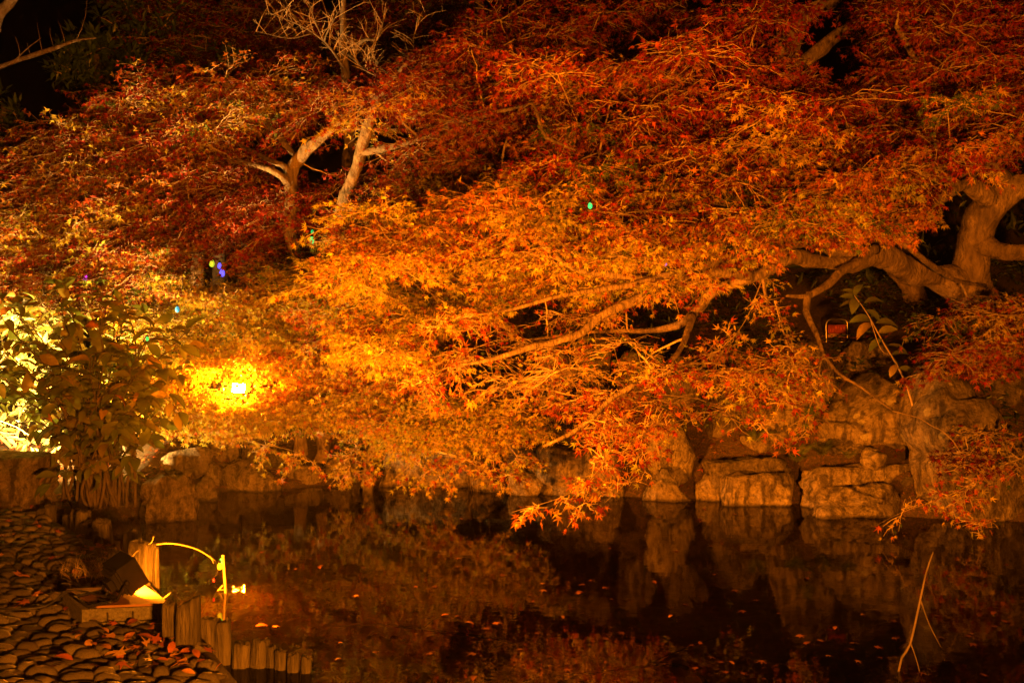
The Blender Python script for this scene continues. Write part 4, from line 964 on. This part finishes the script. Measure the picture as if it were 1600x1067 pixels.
# ------------------------------------------------------------------ big-leaved shrub beside the path
def big_shrub():
    b = G(150, 792, 0.0)
    root = tag(empty('shrub', (b[0], b[1], zt1(b[0], b[1]) - .03)), 'bushy shrub with large drooping green leaves beside the cobbled path', 'shrub')
    r = np.random.default_rng(61); o0 = off(root)
    sm = M['bark_dark']; tips = []; leaves = []
    stems = []
    for k in range(46):
        tx, ty = r.uniform(-20, 290), r.uniform(445, 660)
        if k < 9: tx, ty = [(20, 480), (100, 450), (175, 465), (240, 510), (70, 540), (290, 520), (280, 590), (10, 590), (190, 560)][k]
        d = 8.7 + r.uniform(-.55, .45)
        e = P(tx, ty, d); s0 = np.array([b[0] + r.normal(0, .16), b[1] + r.normal(0, .10), zt1(b[0], b[1]) - .03])
        m = s0 * .5 + e * .5 + np.array([(s0[0] - e[0]) * .22, r.normal(0, .05), .10])
        A = catmull(np.array([s0, s0 * .7 + m * .3 + r.normal(0, .03, 3), m, m * .4 + e * .6 + r.normal(0, .05, 3), e]), .06)
        rr = np.linspace(.016, .004, len(A)); V, T = tube_vt(A, rr, 7, .05, k); part('stem', V, T, sm, root)
        stems.append(A)
        for i in range(int(len(A) * .38), len(A), 4):           # side shoots
            if r.uniform() < .9:
                dv = nrm(r.normal(0, 1, 3) * [1, .8, .5] + [0, -.15, .15]); Ls = r.uniform(.12, .38)
                B = catmull(np.array([A[i], A[i] + dv * Ls * .5 + [0, 0, .03], A[i] + dv * Ls]), .05)
                stems.append(B)
                tips.append((A[i], B))
    segs = []
    for a, B in tips:
        rr = np.linspace(.005, .0025, len(B)); segs.append(np.column_stack([B[:-1], B[1:], rr[:-1], rr[1:]]))
    V, T = segs_vt(np.vstack(segs)); tag(part('twigs', V, T, sm, root, smooth=False), kind='stuff')
    L = []
    for A in stems:
        i0 = int(len(A) * .35) if len(A) > 12 else 1
        st = 2
        for i in range(i0, len(A), st):
            tn = nrm(A[min(i + 1, len(A) - 1)] - A[i - 1]); end = i >= len(A) - st
            for s in range(3 if end else 1):
                d = nrm(r.normal(0, 1, 3) * [1, .8, .35] + tn * .8 + [0, 0, -.30])
                N = nrm(np.array([0, -.45, 1.0]) + r.normal(0, .35, 3))
                L.append((A[i], d, N, r.uniform(.11, .21)))
    L = [q for q in L if q[0][2] > .28 or r.uniform() < .4]
    order = sorted(range(len(L)), key=lambda k: L[k][0][1]); L = [L[k] for k in order]
    me = mesh_np('leaf', OVATE[0], OVATE[1], M['shrub_leaf'])
    R = frames(np.array([q[1] for q in L]), np.array([q[2] for q in L]))
    for k, (p, d, N, s) in enumerate(L[:300]):
        o = obj('leaf', me, root)
        o.matrix_basis = Matrix([list(R[k, a] * s) + [p[a] - o0[a]] for a in range(3)] + [[0, 0, 0, 1]])
    if len(L) > 300:
        q = L[300:]; m = len(q)
        V, T, c = leaves_vt(OVATE, np.array([a[0] for a in q]), np.array([a[1] for a in q]), np.array([a[2] for a in q]), np.array([a[3] for a in q]),
                            np.array([(.09, .13, .02), (.12, .15, .025), (.19, .16, .03)])[r.integers(0, 3, m)])
        tag(part('foliage', V, T, M['leaf_green'], root, col=c), kind='stuff')
    TOTAL['shrub'] = len(L)
big_shrub()

# pale bush lit from below behind the shrub
def pale_bush():
    g = P(20, 610, 10.6)
    t = Tree('bush', 'pale yellow-green bush glaring in lamplight behind the big-leaved shrub', (g[0], g[1], zt1(g[0], g[1]) - .05), 'bush', seed=63)
    z0 = zt1(g[0], g[1]) - .05; r = t.r
    for k in range(6): t.limb([(g[0] + r.normal(0, .1), g[1], z0, .02), (g[0] + r.normal(0, .3), g[1] + r.normal(0, .2), z0 + .6, .014), (g[0] + r.normal(0, .5), g[1] + r.normal(0, .3), z0 + 1.3, .006)], 'stem', px=False, sides=6)
    for _ in range(75):
        c = np.array([g[0] + r.normal(0, .42), g[1] + r.normal(0, .35), z0 + r.uniform(.15, 1.65)]); q = t.nearest(c); t.link(q[:3], c, .006, .003, .1, 4)
        m = 22; dv = nrm(r.normal(0, 1, (m, 3)) + [0, -.2, .2])
        t.lf.append((c + dv * r.uniform(0, .12, (m, 1)), dv, np.array([0, 0, 1.0]) + r.normal(0, .5, (m, 3)), r.uniform(.08, .16, m), np.clip(np.array([.40, .42, .16]) * r.uniform(.6, 1.3, (m, 1)), .02, .7)))
    t.finish(0, tmpl=LANCE, mat='leaf')
pale_bush()

# ------------------------------------------------------------------ small plants on the right bank
def broad_plant():
    b = P(1440, 700, 9.35)
    root = tag(empty('broad_leaved_plant', (b[0], b[1], b[2] - .05)), 'young broad-leaved plant on a slender stem before the dark slope', 'plant')
    A = catmull(np.array([P(1446, 715, 9.32), P(1424, 627, 9.2), P(1408, 583, 9.15), P(1380, 535, 9.1), P(1355, 490, 9.05), P(1335, 462, 9.0)]), .05)
    V, T = tube_vt(A, np.linspace(.014, .004, len(A)), 7, .05); part('stem', V, T, M['twig'], root)
    V, T = tube_vt(catmull(np.array([P(1392, 556, 9.12), P(1376, 545, 9.0), P(1360, 500, 8.95)]), .05), .004, 6); part('stem', V, T, M['twig'], root)
    r = np.random.default_rng(71); me = mesh_np('leaf', OVATE[0], OVATE[1], M['shrub_leaf']); o0 = off(root)
    S = [(1345, 476, -1, .1, .2), (1340, 470, -.9, .35, .18), (1350, 474, .9, .2, .2), (1338, 466, -.4, -.6, .2), (1366, 505, -.9, -.5, .24), (1362, 500, -1, .05, .22), (1368, 505, 1, .0, .22), (1385, 540, 1, -.2, .2), (1372, 520, .9, .3, .18), (1378, 530, -.7, -.5, .17), (1335, 462, .5, .8, .15), (1340, 464, -.9, .6, .16), (1392, 556, .9, .25, .17), (1400, 570, -.6, -.8, .14), (1395, 560, .3, -.9, .13), (1352, 485, .8, -.5, .18), (1360, 495, .95, -.1, .2), (1404, 576, 1, -.1, .15)]
    q = [(P(x, y, 9.1 + r.uniform(-.06, .04)), nrm([dx, r.normal(-.2, .3), dz])) for x, y, dx, dz, s in S]
    N = np.array([[0, -.6, 1.0]] * len(q)) + r.normal(0, .3, (len(q), 3)); R = frames(np.array([d for _, d in q]), N)
    for k, (p, d) in enumerate(q):
        o = obj('leaf', me, root); s = S[k][4]
        o.matrix_basis = Matrix([list(R[k, a] * s) + [p[a] - o0[a]] for a in range(3)] + [[0, 0, 0, 1]])
broad_plant()
def frond_mesh(seed):
    r = np.random.default_rng(seed); V, T = [], []
    n = 18
    def z(t): return .28 * math.sin(t * 2.2) - .22 * t * t
    for i in range(n):
        t = .08 + .92 * i / n; w = .20 * math.sin(math.pi * min(1, t * .95 + .05)) ** .7 + .01
        for s in (-1, 1):
            k = len(V); V += [[0, t, z(t)], [s * w, t + .09, z(t) - .05 + r.normal(0, .01)], [0, t + .045, z(t + .045)]]
            T.append([k, k + 1, k + 2] if s > 0 else [k, k + 2, k + 1])
    for i in range(8):
        a, b = i / 8, (i + 1) / 8; k = len(V)
        V += [[-.008, a, z(a)], [.008, a, z(a)], [.006, b, z(b)], [-.006, b, z(b)]]; T += [[k, k + 1, k + 2], [k, k + 2, k + 3]]
    me = mesh_np('frond', V, T, M['fern'], False); return me
M['fern'] = leaf_mat('fern_green', .25, .5, .3, [(0, (.05, .10, .02)), (1, (.13, .18, .04))])
FR = [frond_mesh(s) for s in range(3)]
for k, (x, y, d, n, s, lab) in enumerate([(1245, 722, 9.55, 13, .26, 'bright green fern growing between the block stone and the slab'), (1285, 712, 9.75, 11, .28, 'fern with arching fronds above the left end of the slab'),
                                     (1180, 690, 10.1, 9, .26, 'fern beside the brown rock above the block stone'), (1262, 655, 10.0, 8, .26, 'shadowed fern below the big rough boulder'), (1325, 716, 9.5, 8, .16, 'small fern tuft by the loose pale stone')]):
    p = P(x, y, d); f = tag(empty('fern', p), lab, 'fern', 'ferns among the bank rocks'); r = np.random.default_rng(80 + k)
    for j in range(n):
        o = obj('frond', FR[j % 3], f, (0, 0, 0)); o.rotation_euler = (r.uniform(.15, .75), r.normal(0, .2), j * 2 * math.pi / n + r.normal(0, .2)); q = s * r.uniform(.75, 1.15); o.scale = (q, q, q)

# ------------------------------------------------------------------ floodlights
def rot_to(dirv, up=(0, 0, 1)):
    """columns: x across, y up along panel, z = lens normal"""
    z = nrm(np.array(dirv, float)); x = nrm(np.cross(up, z)); y = np.cross(z, x); return np.stack([x, y, z], 1)
def floodlight(label, c, dirv, w, h, th, col, strength, foot, group=None, spill_shield=0.0):
    c = np.array(c, float); R = rot_to(dirv)
    root = tag(empty('floodlight', foot), label, 'floodlight', group)
    def B(off_, sx, sy, sz): return box_vt(c + R @ np.array(off_), sx, sy, sz, R)
    bx = [B((0, 0, -th / 2), w * .92, h * .92, th), B((0, h * .49, -th * .25), w * 1.04, .014, th * .8), B((0, -h * .49, -th * .25), w * 1.04, .014, th * .8), B((w * .51, 0, -th * .25), .014, h * 1.04, th * .8), B((-w * .51, 0, -th * .25), .014, h * 1.04, th * .8)]
    V, T = join_vt(bx); hs = part('housing', V, T, M['black'], root, smooth=False)
    if spill_shield:  # side plates added to cut spill on the posts and the lens reflection
        hd = ([] if group else [B((0, h * .515, spill_shield / 2), w * 1.05, .006, spill_shield)]) + ([B((0, -h * .515, spill_shield / 2), w * 1.05, .006, spill_shield)] if group else []) + [B((w * .52, 0, spill_shield / 2), .006, h * 1.0, spill_shield), B((-w * .52, 0, spill_shield / 2), .006, h * 1.0, spill_shield)]
        V, T = join_vt(hd); part('spill_shield', V, T, M['black'], hs, smooth=False)
    fins = [B((w * k, 0, -th - .010), .006, h * .8, .022) for k in np.linspace(-.38, .38, 9)]
    V, T = join_vt(fins); part('cooling_fins', V, T, M['black'], hs, smooth=False)
    V, T = join_vt([B((0, 0, -th - .035), w * .4, h * .4, .03)]); part('driver_box', V, T, M['black'], hs, smooth=False)
    v = np.array([c + R @ np.array([a * w * .46, b * h * .46, .003]) for a, b in ((-1, -1), (1, -1), (1, 1), (-1, 1))])
    part('lens', v, [[0, 1, 2, 3]], emit_mat('lit_lens', col, strength), root, smooth=False)
    return root, R
DECK = 0.128                                                  # top of the board on the block
NEARC = P(188, 901, 5.42)
near_lamp, NR = floodlight('black floodlight tilted up on the brown board over the concrete block', NEARC, (.66, .57, .48), .215, .165, .035, LAMP_COL, LAMP_NEAR, (NEARC[0] - .03, NEARC[1] - .03, DECK), None, .095)
def near_bracket():
    R = NR; c = NEARC; q = []
    piv = [c + R @ np.array([s * .125, 0, -.012]) for s in (-1, 1)]
    ft = [np.array([p[0] - .03, p[1] - .05, DECK + .008]) for p in piv]
    for a, b in zip(piv, ft): q.append(tube_vt(np.array([a, (a + b) / 2, b]), .008, 6))
    q.append(tube_vt(np.array([ft[0], (ft[0] + ft[1]) / 2, ft[1]]), .009, 6))
    fl = [f + np.array([-.10, -.13, 0]) for f in ft]
    for a, b in zip(ft, fl): q.append(tube_vt(np.array([a, b]), .009, 6))
    q.append(tube_vt(np.array([fl[0], fl[1]]), .009, 6))
    V, T = join_vt(q); brk = part('bracket', V, T, M['black'], near_lamp)
    kn = [tube_vt(np.array([p + R @ np.array([s * .004, 0, 0]), p + R @ np.array([s * .026, 0, 0])]), .014, 10) for p, s in zip(piv, (-1, 1))]
    for v, t in kn: part('knob', v, t, M['black'], brk)
    a = c + R @ np.array([0, -.03, -.09])
    D = DECK + .008
    pts = [a, a + [-.03, -.06, -.05], (c[0] - .06, c[1] - .14, D), (c[0] + .03, c[1] - .20, D), (c[0] - .02, c[1] - .10, D), (c[0] - .13, c[1] - .04, D + .002), (c[0] - .22, c[1] + .03, D), (c[0] - .31, c[1] + .02, D), (c[0] - .42, c[1] + .01, .06), (c[0] - .56, c[1] - .05, .055), (c[0] - .9, c[1] - .02, .055), (c[0] - 1.6, c[1] - .15, .055)]
    A = catmull(np.array(pts), .02); V, T = tube_vt(A, .006, 7); part('cable', V, T, M['rubber'], near_lamp)
near_bracket()
BANKC = P(373, 606, 10.95)
bank_lamp, BR = floodlight('glowing floodlight on a short pole among the golden leaves of the bank', BANKC, (.05, -.94, .32), .15, .12, .06, LAMP_COL, LAMP_BANK, (BANKC[0], BANKC[1] + .08, zt1(BANKC[0], BANKC[1] + .08)), 'bank floodlights', .03)
def pole(root, c, R):
    f = off(root); top = c + R @ np.array([0, 0, -.09])
    V, T = tube_vt(np.array([[f[0], f[1], f[2] - .12], (f + top) / 2, top]), .016, 8); part('pole', V, T, M['black'], root)
pole(bank_lamp, BANKC, BR)
FILLC = np.array([1.1, -.6, 1.0])  # unseen fill lamp, added to brighten the right-hand rocks and upper canopy
fill_lamp, SR = floodlight('unseen fill floodlight added on the near shore to brighten the far bank', FILLC, (-.03, .97, .12), .30, .22, .05, LAMP_FILL_COL, LAMP_FILL, (FILLC[0], FILLC[1] - .08, 0.0))
pole(fill_lamp, FILLC, SR)
BUSHC = np.array([-5.15, 9.35, .30])
bush_lamp, UR = floodlight('floodlight on the ground shining up into the pale bush behind the shrub', BUSHC, (.22, .52, .80), .24, .17, .06, LAMP_PALE, LAMP_BUSH, (BUSHC[0], BUSHC[1], zt1(BUSHC[0], BUSHC[1])), 'bank floodlights')
pole(bush_lamp, BUSHC, UR)

# ------------------------------------------------------------------ concrete block and board
def block_and_board():
    ang = math.radians(-7); ca, sa = math.cos(ang), math.sin(ang)
    o3 = G(128, 955, .10)                                     # front left top corner
    W_, D_, H_ = .43, .46, .098
    ex = np.array([ca, -sa, 0]) * 1.0; ex = nrm(np.array([.985, .17, 0])); ey = nrm(np.array([-.60, .80, 0])); ez = np.array([0, 0, 1.0])
    b = o3 - ez * .10
    def pt(x, y, z): return b + ex * x + ey * y + ez * z
    V, T = [], []
    def quad(*p):
        k = len(V); V.extend(p); T.extend([[k, k + 1, k + 2], [k, k + 2, k + 3]])
    xs = [0, .035, .135, .165, .265, .295, .395, W_]; zs = [0, .020, .078, H_]
    for i in range(7):
        for j in range(3):
            p = [pt(xs[i], 0, zs[j]), pt(xs[i + 1], 0, zs[j]), pt(xs[i + 1], 0, zs[j + 1]), pt(xs[i], 0, zs[j + 1])]
            if i % 2 == 1 and j == 1:
                q = [a + ey * .035 for a in p]
                quad(*q)
                for m in range(4): quad(p[m], p[(m + 1) % 4], q[(m + 1) % 4], q[m])
            else: quad(*p)
    quad(pt(0, 0, H_), pt(W_, 0, H_), pt(W_, D_, H_), pt(0, D_, H_)); quad(pt(0, 0, 0), pt(0, 0, H_), pt(0, D_, H_), pt(0, D_, 0))
    quad(pt(W_, 0, 0), pt(W_, D_, 0), pt(W_, D_, H_), pt(W_, 0, H_)); quad(pt(0, D_, 0), pt(0, D_, H_), pt(W_, D_, H_), pt(W_, D_, 0)); quad(pt(0, 0, 0), pt(0, D_, 0), pt(W_, D_, 0), pt(W_, 0, 0))
    o = part('concrete_block', np.array(V) + [0, 0, .012], np.array(T), M['concrete'], None, smooth=False)
    tag(o, 'grey concrete block with three recesses lying on the cobbles under a board', 'block')
    c = (pt(.05, -.015, 0) + pt(.46, .46, 0)) / 2
    bb = [pt(.075, .0, 0), pt(W_ + .02, -.005, 0), pt(W_ + .015, D_ * .98, 0), pt(.015, D_ * .98, 0)]
    v = [np.array([p[0], p[1], .1145]) for p in bb] + [np.array([p[0], p[1], .1265]) for p in bb]
    t = [[3,2,1],[3,1,0],[4,5,6],[4,6,7]] + sum([[[i, (i+1) % 4, (i+1) % 4 + 4], [i, (i+1) % 4 + 4, i + 4]] for i in range(4)], [])
    tag(part('board', np.array(v), t, M['board'], None, smooth=False), 'brown varnished board lying on the concrete block under the floodlight', 'board')
block_and_board()

# ------------------------------------------------------------------ stake, reed, sticks
def stick(name, label, cat, chains, mat, group=None, r=.006, base=None, sides=7):
    root_loc = base if base is not None else chains[0][0][:3]
    q = []
    for ch in chains:
        A = catmull(np.array(ch, float), .04)
        rr = A[:, 3] if A.shape[1] > 3 else np.linspace(r, r * .4, len(A))
        q.append(tube_vt(A[:, :3], rr, sides, .06))
    V, T = join_vt(q); return tag(part(name, V, T, mat), label, cat, group)
sb = G(354, 926, WATER)
def bamboo():
    root = tag(empty('bamboo_stake', sb), 'thin bamboo stake standing in the shallow water beside the green bulbs', 'stake')
    zs = [-.25, .0, .09, .17, .255]
    for i in range(4):
        a = sb + [-.006 * i, 0, zs[i]]; b = sb + [-.006 * (i + 1), 0, zs[i + 1]]
        V, T = tube_vt(np.array([a, a * .9 + b * .1, a * .1 + b * .9, b]), [.0105, .009, .009, .0105], 9); part('cane', V, T, M['straw'], root)
bamboo()
st = sb + [-.028, 0, .215]
stick('dry_reed', 'long dry reed arching from the bright post to the bamboo stake', 'reed', [[np.append(P(197, 893, 6.05), .006), np.append(P(203, 872, 6.1), .006), np.append(P(236, 853, 6.2), .006), np.append(P(270, 849, 6.3), .0055), np.append(P(308, 858, 6.45), .005), np.append(P(337, 876, 6.56), .004)],
      [np.append(P(199, 880, 6.08), .004), np.append(P(213, 862, 6.1), .004), np.append(P(236, 848, 6.15), .003), np.append(P(240, 838, 6.15), .002)],
      [np.append(P(328, 868, 6.53), .003), np.append(P(334, 880, 6.54), .002)]], M['straw'])
stick('dry_stick', 'pale stick slanting out of the water below the bamboo stake', 'stick', [[np.append(G(312, 952, WATER) - [0, 0, .04], .006), np.append(P(330, 935, 6.5), .006), np.append(P(348, 914, 6.5), .005)], [np.append(P(342, 921, 6.5), .004), np.append(P(356, 921, 6.5), .003)]], M['straw'])
stick('dry_stick', 'short curved straw leaning at the corner of the board', 'stick', [[np.append(P(247, 947, 5.75), .006), np.append(P(256, 935, 5.8), .006), np.append(P(267, 926, 5.85), .005)]], M['straw'])
g0 = G(1404, 1048, WATER)  # foot of a solid twig standing in for a mirrored hanging sprig
stick('reflected_twig', 'forked twig built in the dark water as the reflection of a hanging sprig', 'stick', [[np.append(g0 - [0.01, 0, .5], 0.0059), np.append(g0, 0.0059), np.append(P(1422, 1006, g0[1]), 0.0059), np.append(P(1438, 936, g0[1]), 0.0052), np.append(P(1447, 895, g0[1]), 0.0039), np.append(P(1458, 862, g0[1]), 0.0033)],
      [np.append(P(1423, 1005, g0[1]), 0.0033), np.append(P(1432, 1030, g0[1] + .03), 0.0026), np.append(G(1440, 1052, WATER) - [0, 0, .03], 0.0020)],
      [np.append(P(1438, 936, g0[1]), 0.0033), np.append(P(1452, 975, g0[1] + .05), 0.0026), np.append(P(1470, 1010, g0[1] + .08), 0.0013)]], M['bark_dark'])
def on_water(L, dz=0.0): return [np.append(G(x, y, WATER) + [0, 0, dz - .02], r * .7) for x, y, r in L]
stick('branch_in_water', 'long thin branch lying half sunk in the orange-lit water', 'branch', [on_water([(520, 972, .006), (600, 970, .010), (700, 982, .012), (780, 992, .009), (808, 1002, .004)], -.003), on_water([(660, 978, .006), (675, 965, .005), (690, 955, .003)], .002)], M['bark_dark'])
stick('branch_in_water', 'crooked branch built in the dark water as a branch reflection near the forked twig', 'branch', [on_water([(870, 1048, .006), (960, 1040, .010), (1040, 1030, .014), (1085, 1042, .015), (1115, 1072, .014)], -.003), on_water([(1000, 1036, .006), (1060, 1012, .005), (1120, 990, .003)], .002)], M['bark_dark'])  # solid branch standing in for one mirrored in the water

# hanging rootlets on the bank
def rootlets(label, L, seed):
    r = np.random.default_rng(seed); q = []
    for x, y0, y1, d in L:
        A = catmull(np.array([P(x, y0, d), P(x + r.normal(0, 3), (y0 + y1) / 2, d - .02), P(x + r.normal(0, 5), y1, d)]), .05)
        q.append(tube_vt(A, np.linspace(.0025, .001, len(A)), 5))
    V, T = join_vt(q); tag(part('hanging_roots', V, T, M['twig']), label, 'roots')
rootlets('few thin hanging roots in the dark hollow under the sweeping branch', [(862 + 13 * k + (k * 29) % 11, 520, 545 + (k * 37) % 35, 9.1) for k in range(6)], 91)
rootlets('long thin roots trailing over the rocks into the water', [(742, 700, 775, 10.55), (752, 705, 772, 10.5), (735, 715, 770, 10.55), (766, 700, 768, 10.5)], 92)

# ------------------------------------------------------------------ fairy-light bulbs and their wires
def bulb(label, p, col, s=.022, strength=14, wire=None):
    root = tag(empty('fairy_bulb', p), label, 'bulb', 'coloured fairy-light bulbs')
    k = 10; V = []
    for t, w in ((-1, .25), (-.8, .72), (-.3, 1.0), (.25, .86), (.7, .5), (.95, .18)):
        a = np.arange(k) * 2 * math.pi / k; V.append(np.stack([np.cos(a) * w, np.sin(a) * w, np.full(k, t * 1.5)], 1))
    n = len(V); V = np.vstack(V) * s; T = []
    for q in range(n - 1):
        for j in range(k): j2 = (j + 1) % k; T += [[q*k+j, q*k+j2, q*k+k+j2], [q*k+j, q*k+k+j2, q*k+k+j]]
    T = T + [[0, j + 1, j] for j in range(1, k - 1)] + [[(n-1)*k, (n-1)*k + j, (n-1)*k + j + 1] for j in range(1, k - 1)]
    part('globe', V + p, T, emit_mat('lit_bulb', col, .35 + .12 * strength), root)
    V, T = tube_vt(np.array([p + [0, 0, s * 1.2], p + [0, 0, s * 2.3]]), s * .42, 8); part('cap', V, T, M['black'], root); cp = C.objects[-1]
    e = p + [0, 0, s * 2.2]; w = np.array(wire) if wire is not None else e + np.array([.05, .02, .35])
    A = catmull(np.array([e, (e + w) / 2 + [0.02, 0, -.02], w]), .03); V, T = tube_vt(A, .0022, 5); part('wire', V, T, M['rubber'], cp)
GRN_L, BLU_L, PUR_L, CYN_L, YEL_L, RED_L = (.02, 1, .22), (.10, .10, 1), (.7, .06, .9), (.05, .55, .9), (.55, .85, .03), (1, .03, .02)
for lab, px, py, d, col, s, stg in [
    ('green bulb glowing beside the leaning lit trunk', 487, 375, 11.2, GRN_L, .030, 7), ('faint green bulb just above the green one by the lit trunk', 488, 362, 11.3, GRN_L, .018, 3),
    ('green bulb among the red leaves over the pond', 922, 321, 7.55, GRN_L, .018, 7), ('yellow-green bulb by the dark trunk beside the blue bulbs', 331, 411, 12.2, YEL_L, .035, 4),
    ('upper blue bulb by the dark trunk', 343, 415, 12.1, BLU_L, .028, 10), ('lower blue bulb by the dark trunk', 347, 426, 12.1, BLU_L, .036, 12),
    ('purple bulb above the big-leaved shrub', 134, 434, 11.0, PUR_L, .026, 6), ('sky-blue bulb in the golden leaves above the shrub', 277, 483, 10.3, CYN_L, .024, 2.5),
    ('small green bulb at the tip of the big-leaved shrub', 230, 529, 8.2, GRN_L, .014, 3), ('small violet bulb beside the end of the limbs over the hollow', 1040, 412, 7.8, BLU_L, .012, 6),
    ('small teal bulb on the golden tier above the bank lamp', 340, 487, 10.3, (.05, .7, .4), .016, 2), ]:
    bulb(lab, P(px, py, d), col, s, stg)
bulb('green bulb tied to the top of the bamboo stake', P(346, 876, 6.52), GRN_L, .014, 1.6, sb + [-.02, 0, .25])
bulb('yellow-green bulb hanging below the green one on the stake', P(343.5, 884, 6.5), YEL_L, .017, .9, sb + [-.02, 0, .24])
bulb('tiny red bulb hanging beside the bamboo stake', P(334, 906, 6.54), RED_L, .008, 3, P(337, 876, 6.56))

# ------------------------------------------------------------------ framed red sign on the slope
def sign():
    c = P(1307, 514, 11.3); c[1] = 11.3
    f = np.array([c[0], c[1], zt1(c[0], c[1])])
    root = tag(empty('sign_stand', f), 'small red notice panel in a rounded tube frame in the dark hollow', 'sign')
    k = 11.3 / F
    def q(x, y): return P(x, y, 11.3)
    fr = catmull(np.array([q(1291, 540), q(1291, 520), q(1291, 506), q(1295, 500), q(1302, 499), q(1316, 499), q(1323, 502), q(1324, 510), q(1324, 540)]), .02)
    V, T = tube_vt(fr, .009, 8); part('frame', V, T, M['steel'], root)
    ft = catmull(np.array([q(1288, 529), q(1295, 533) + [0, -.12, 0], q(1308, 534) + [0, -.2, 0], q(1320, 533) + [0, -.12, 0], q(1324, 529)]), .02)
    V, T = tube_vt(ft, .008, 8); part('foot', V, T, M['steel'], root)
    V, T = box_vt(q(1307.5, 514), 28 * k, .012, 13 * k); part('panel', V, T, M['red_panel'], root, smooth=False)
    V, T = box_vt(q(1307.5, 524), 28 * k, .012, 5 * k); part('panel', V, T, M['board'], root, smooth=False)
    r = np.random.default_rng(5); m = []
    for i in range(6):
        x = 1297 + i * 4.2
        for _ in range(3): m.append(box_vt(q(x + r.uniform(-1, 1), 514 + r.uniform(-3, 3)) + [0, -.009, 0], r.choice([.6, 2.4]) * k, .004, r.choice([.6, 4.5]) * k))
    V, T = join_vt(m); tag(part('lettering', V, T, M['sign_mark'], root, smooth=False), kind='stuff')
sign()

# ------------------------------------------------------------------ fallen leaves one can pick out
def fallen():
    r = np.random.default_rng(95)
    star = mesh_np('fallen_leaf', STAR[0] * [1, 1, .35], STAR[1], M['dead_leaf']); ov = mesh_np('fallen_leaf', OVATE[0] * [1, 1, .6], OVATE[1], M['dead_leaf'])
    fstar = mesh_np('fallen_leaf', STAR[0] * [1, 1, .35], STAR[1], M['float_leaf']); fov = mesh_np('fallen_leaf', OVATE[0] * [1, 1, .6], OVATE[1], M['float_leaf'])
    def put(p, s, me, lab, g, tiltv=.12):
        o = obj('fallen_leaf', me, None, p); o.scale = (s, s, s); o.rotation_euler = (r.normal(0, tiltv), r.normal(0, tiltv), r.uniform(0, 6.28)); tag(o, lab, 'leaf', g)
    n = 0
    while n < 115:
        x, y = r.uniform(380, 1600), r.uniform(790, 1062)
        if x < 560 and y < 860: continue
        p = G(x, y, WATER)
        if p[1] > bank(p[0]) - .25 or p[0] < path_x(p[1]) + .5: continue
        put(p + [0, 0, .006], r.uniform(.035, .075), fstar if r.uniform() < .7 else fov, 'small maple leaf floating flat on the dark pond', 'leaves floating on the pond', .07); n += 1
    n = 0
    while n < 110:
        if n < 70: x, y = r.normal(250, 55), r.normal(1010, 32)
        else: x, y = r.uniform(0, 200), r.uniform(815, 1060)
        if y < 800 or y > 1066 or x < 0: continue
        p = G(x, y, 0)
        if p[0] > path_x(p[1]) - .05: continue
        put(p + [0, 0, .045], r.uniform(.05, .10), star if r.uniform() < .45 else ov, 'dry brown leaf lying on the cobbles', 'fallen leaves on the cobbles', .3); n += 1
    n = 0
    while n < 40:
        x, y = r.normal(160, 30), r.normal(875, 22)
        p = G(x, y, 0)
        if p[0] > path_x(p[1]) + .05 or y < 830: continue
        put(p + [0, 0, .045], r.uniform(.05, .085), star, 'red fallen maple leaf in the drift behind the floodlight', 'drift of red leaves by the posts', .35); n += 1
fallen()
def path_grass():
    r = np.random.default_rng(97); S = []
    for _ in range(260):
        x, y = r.normal(150, 22), r.normal(905, 10); p = G(x, y, 0)
        if p[0] > path_x(p[1]) + .08: continue
        t = p + np.array([r.normal(0, .05), r.normal(0, .04), r.uniform(.04, .13)])
        S.append(np.concatenate([p, t, [.0018, .0005]]))
    V, T = segs_vt(np.array(S)); tag(part('dry_grass', V, T, M['straw'], None, smooth=False), 'tuft of dry grass glowing behind the floodlight', 'grass', kind='stuff')
path_grass()
print('LEAVES', TOTAL, 'TRIS', sum(len(o.data.polygons) for o in C.objects if o.type == 'MESH'))

# ------------------------------------------------------------------ thin haze added to imitate a soft halo round the lamps
def haze():
    V, T = box_vt((0, 30, 9.5), 260, 150, 25)
    m = bpy.data.materials.new('halo_haze'); m.use_nodes = True; n, l = m.node_tree.nodes, m.node_tree.links
    n.remove(n['Principled BSDF']); v = n.new('ShaderNodeVolumePrincipled')
    v.inputs['Color'].default_value = (.9, .9, .9, 1); v.inputs['Density'].default_value = .0006; v.inputs['Anisotropy'].default_value = .8
    l.new(v.outputs[0], n['Material Output'].inputs['Volume'])
    tag(part('haze', V, T, m, None, smooth=False), 'thin haze added for a soft halo round the lamps', 'haze', kind='stuff')
haze()
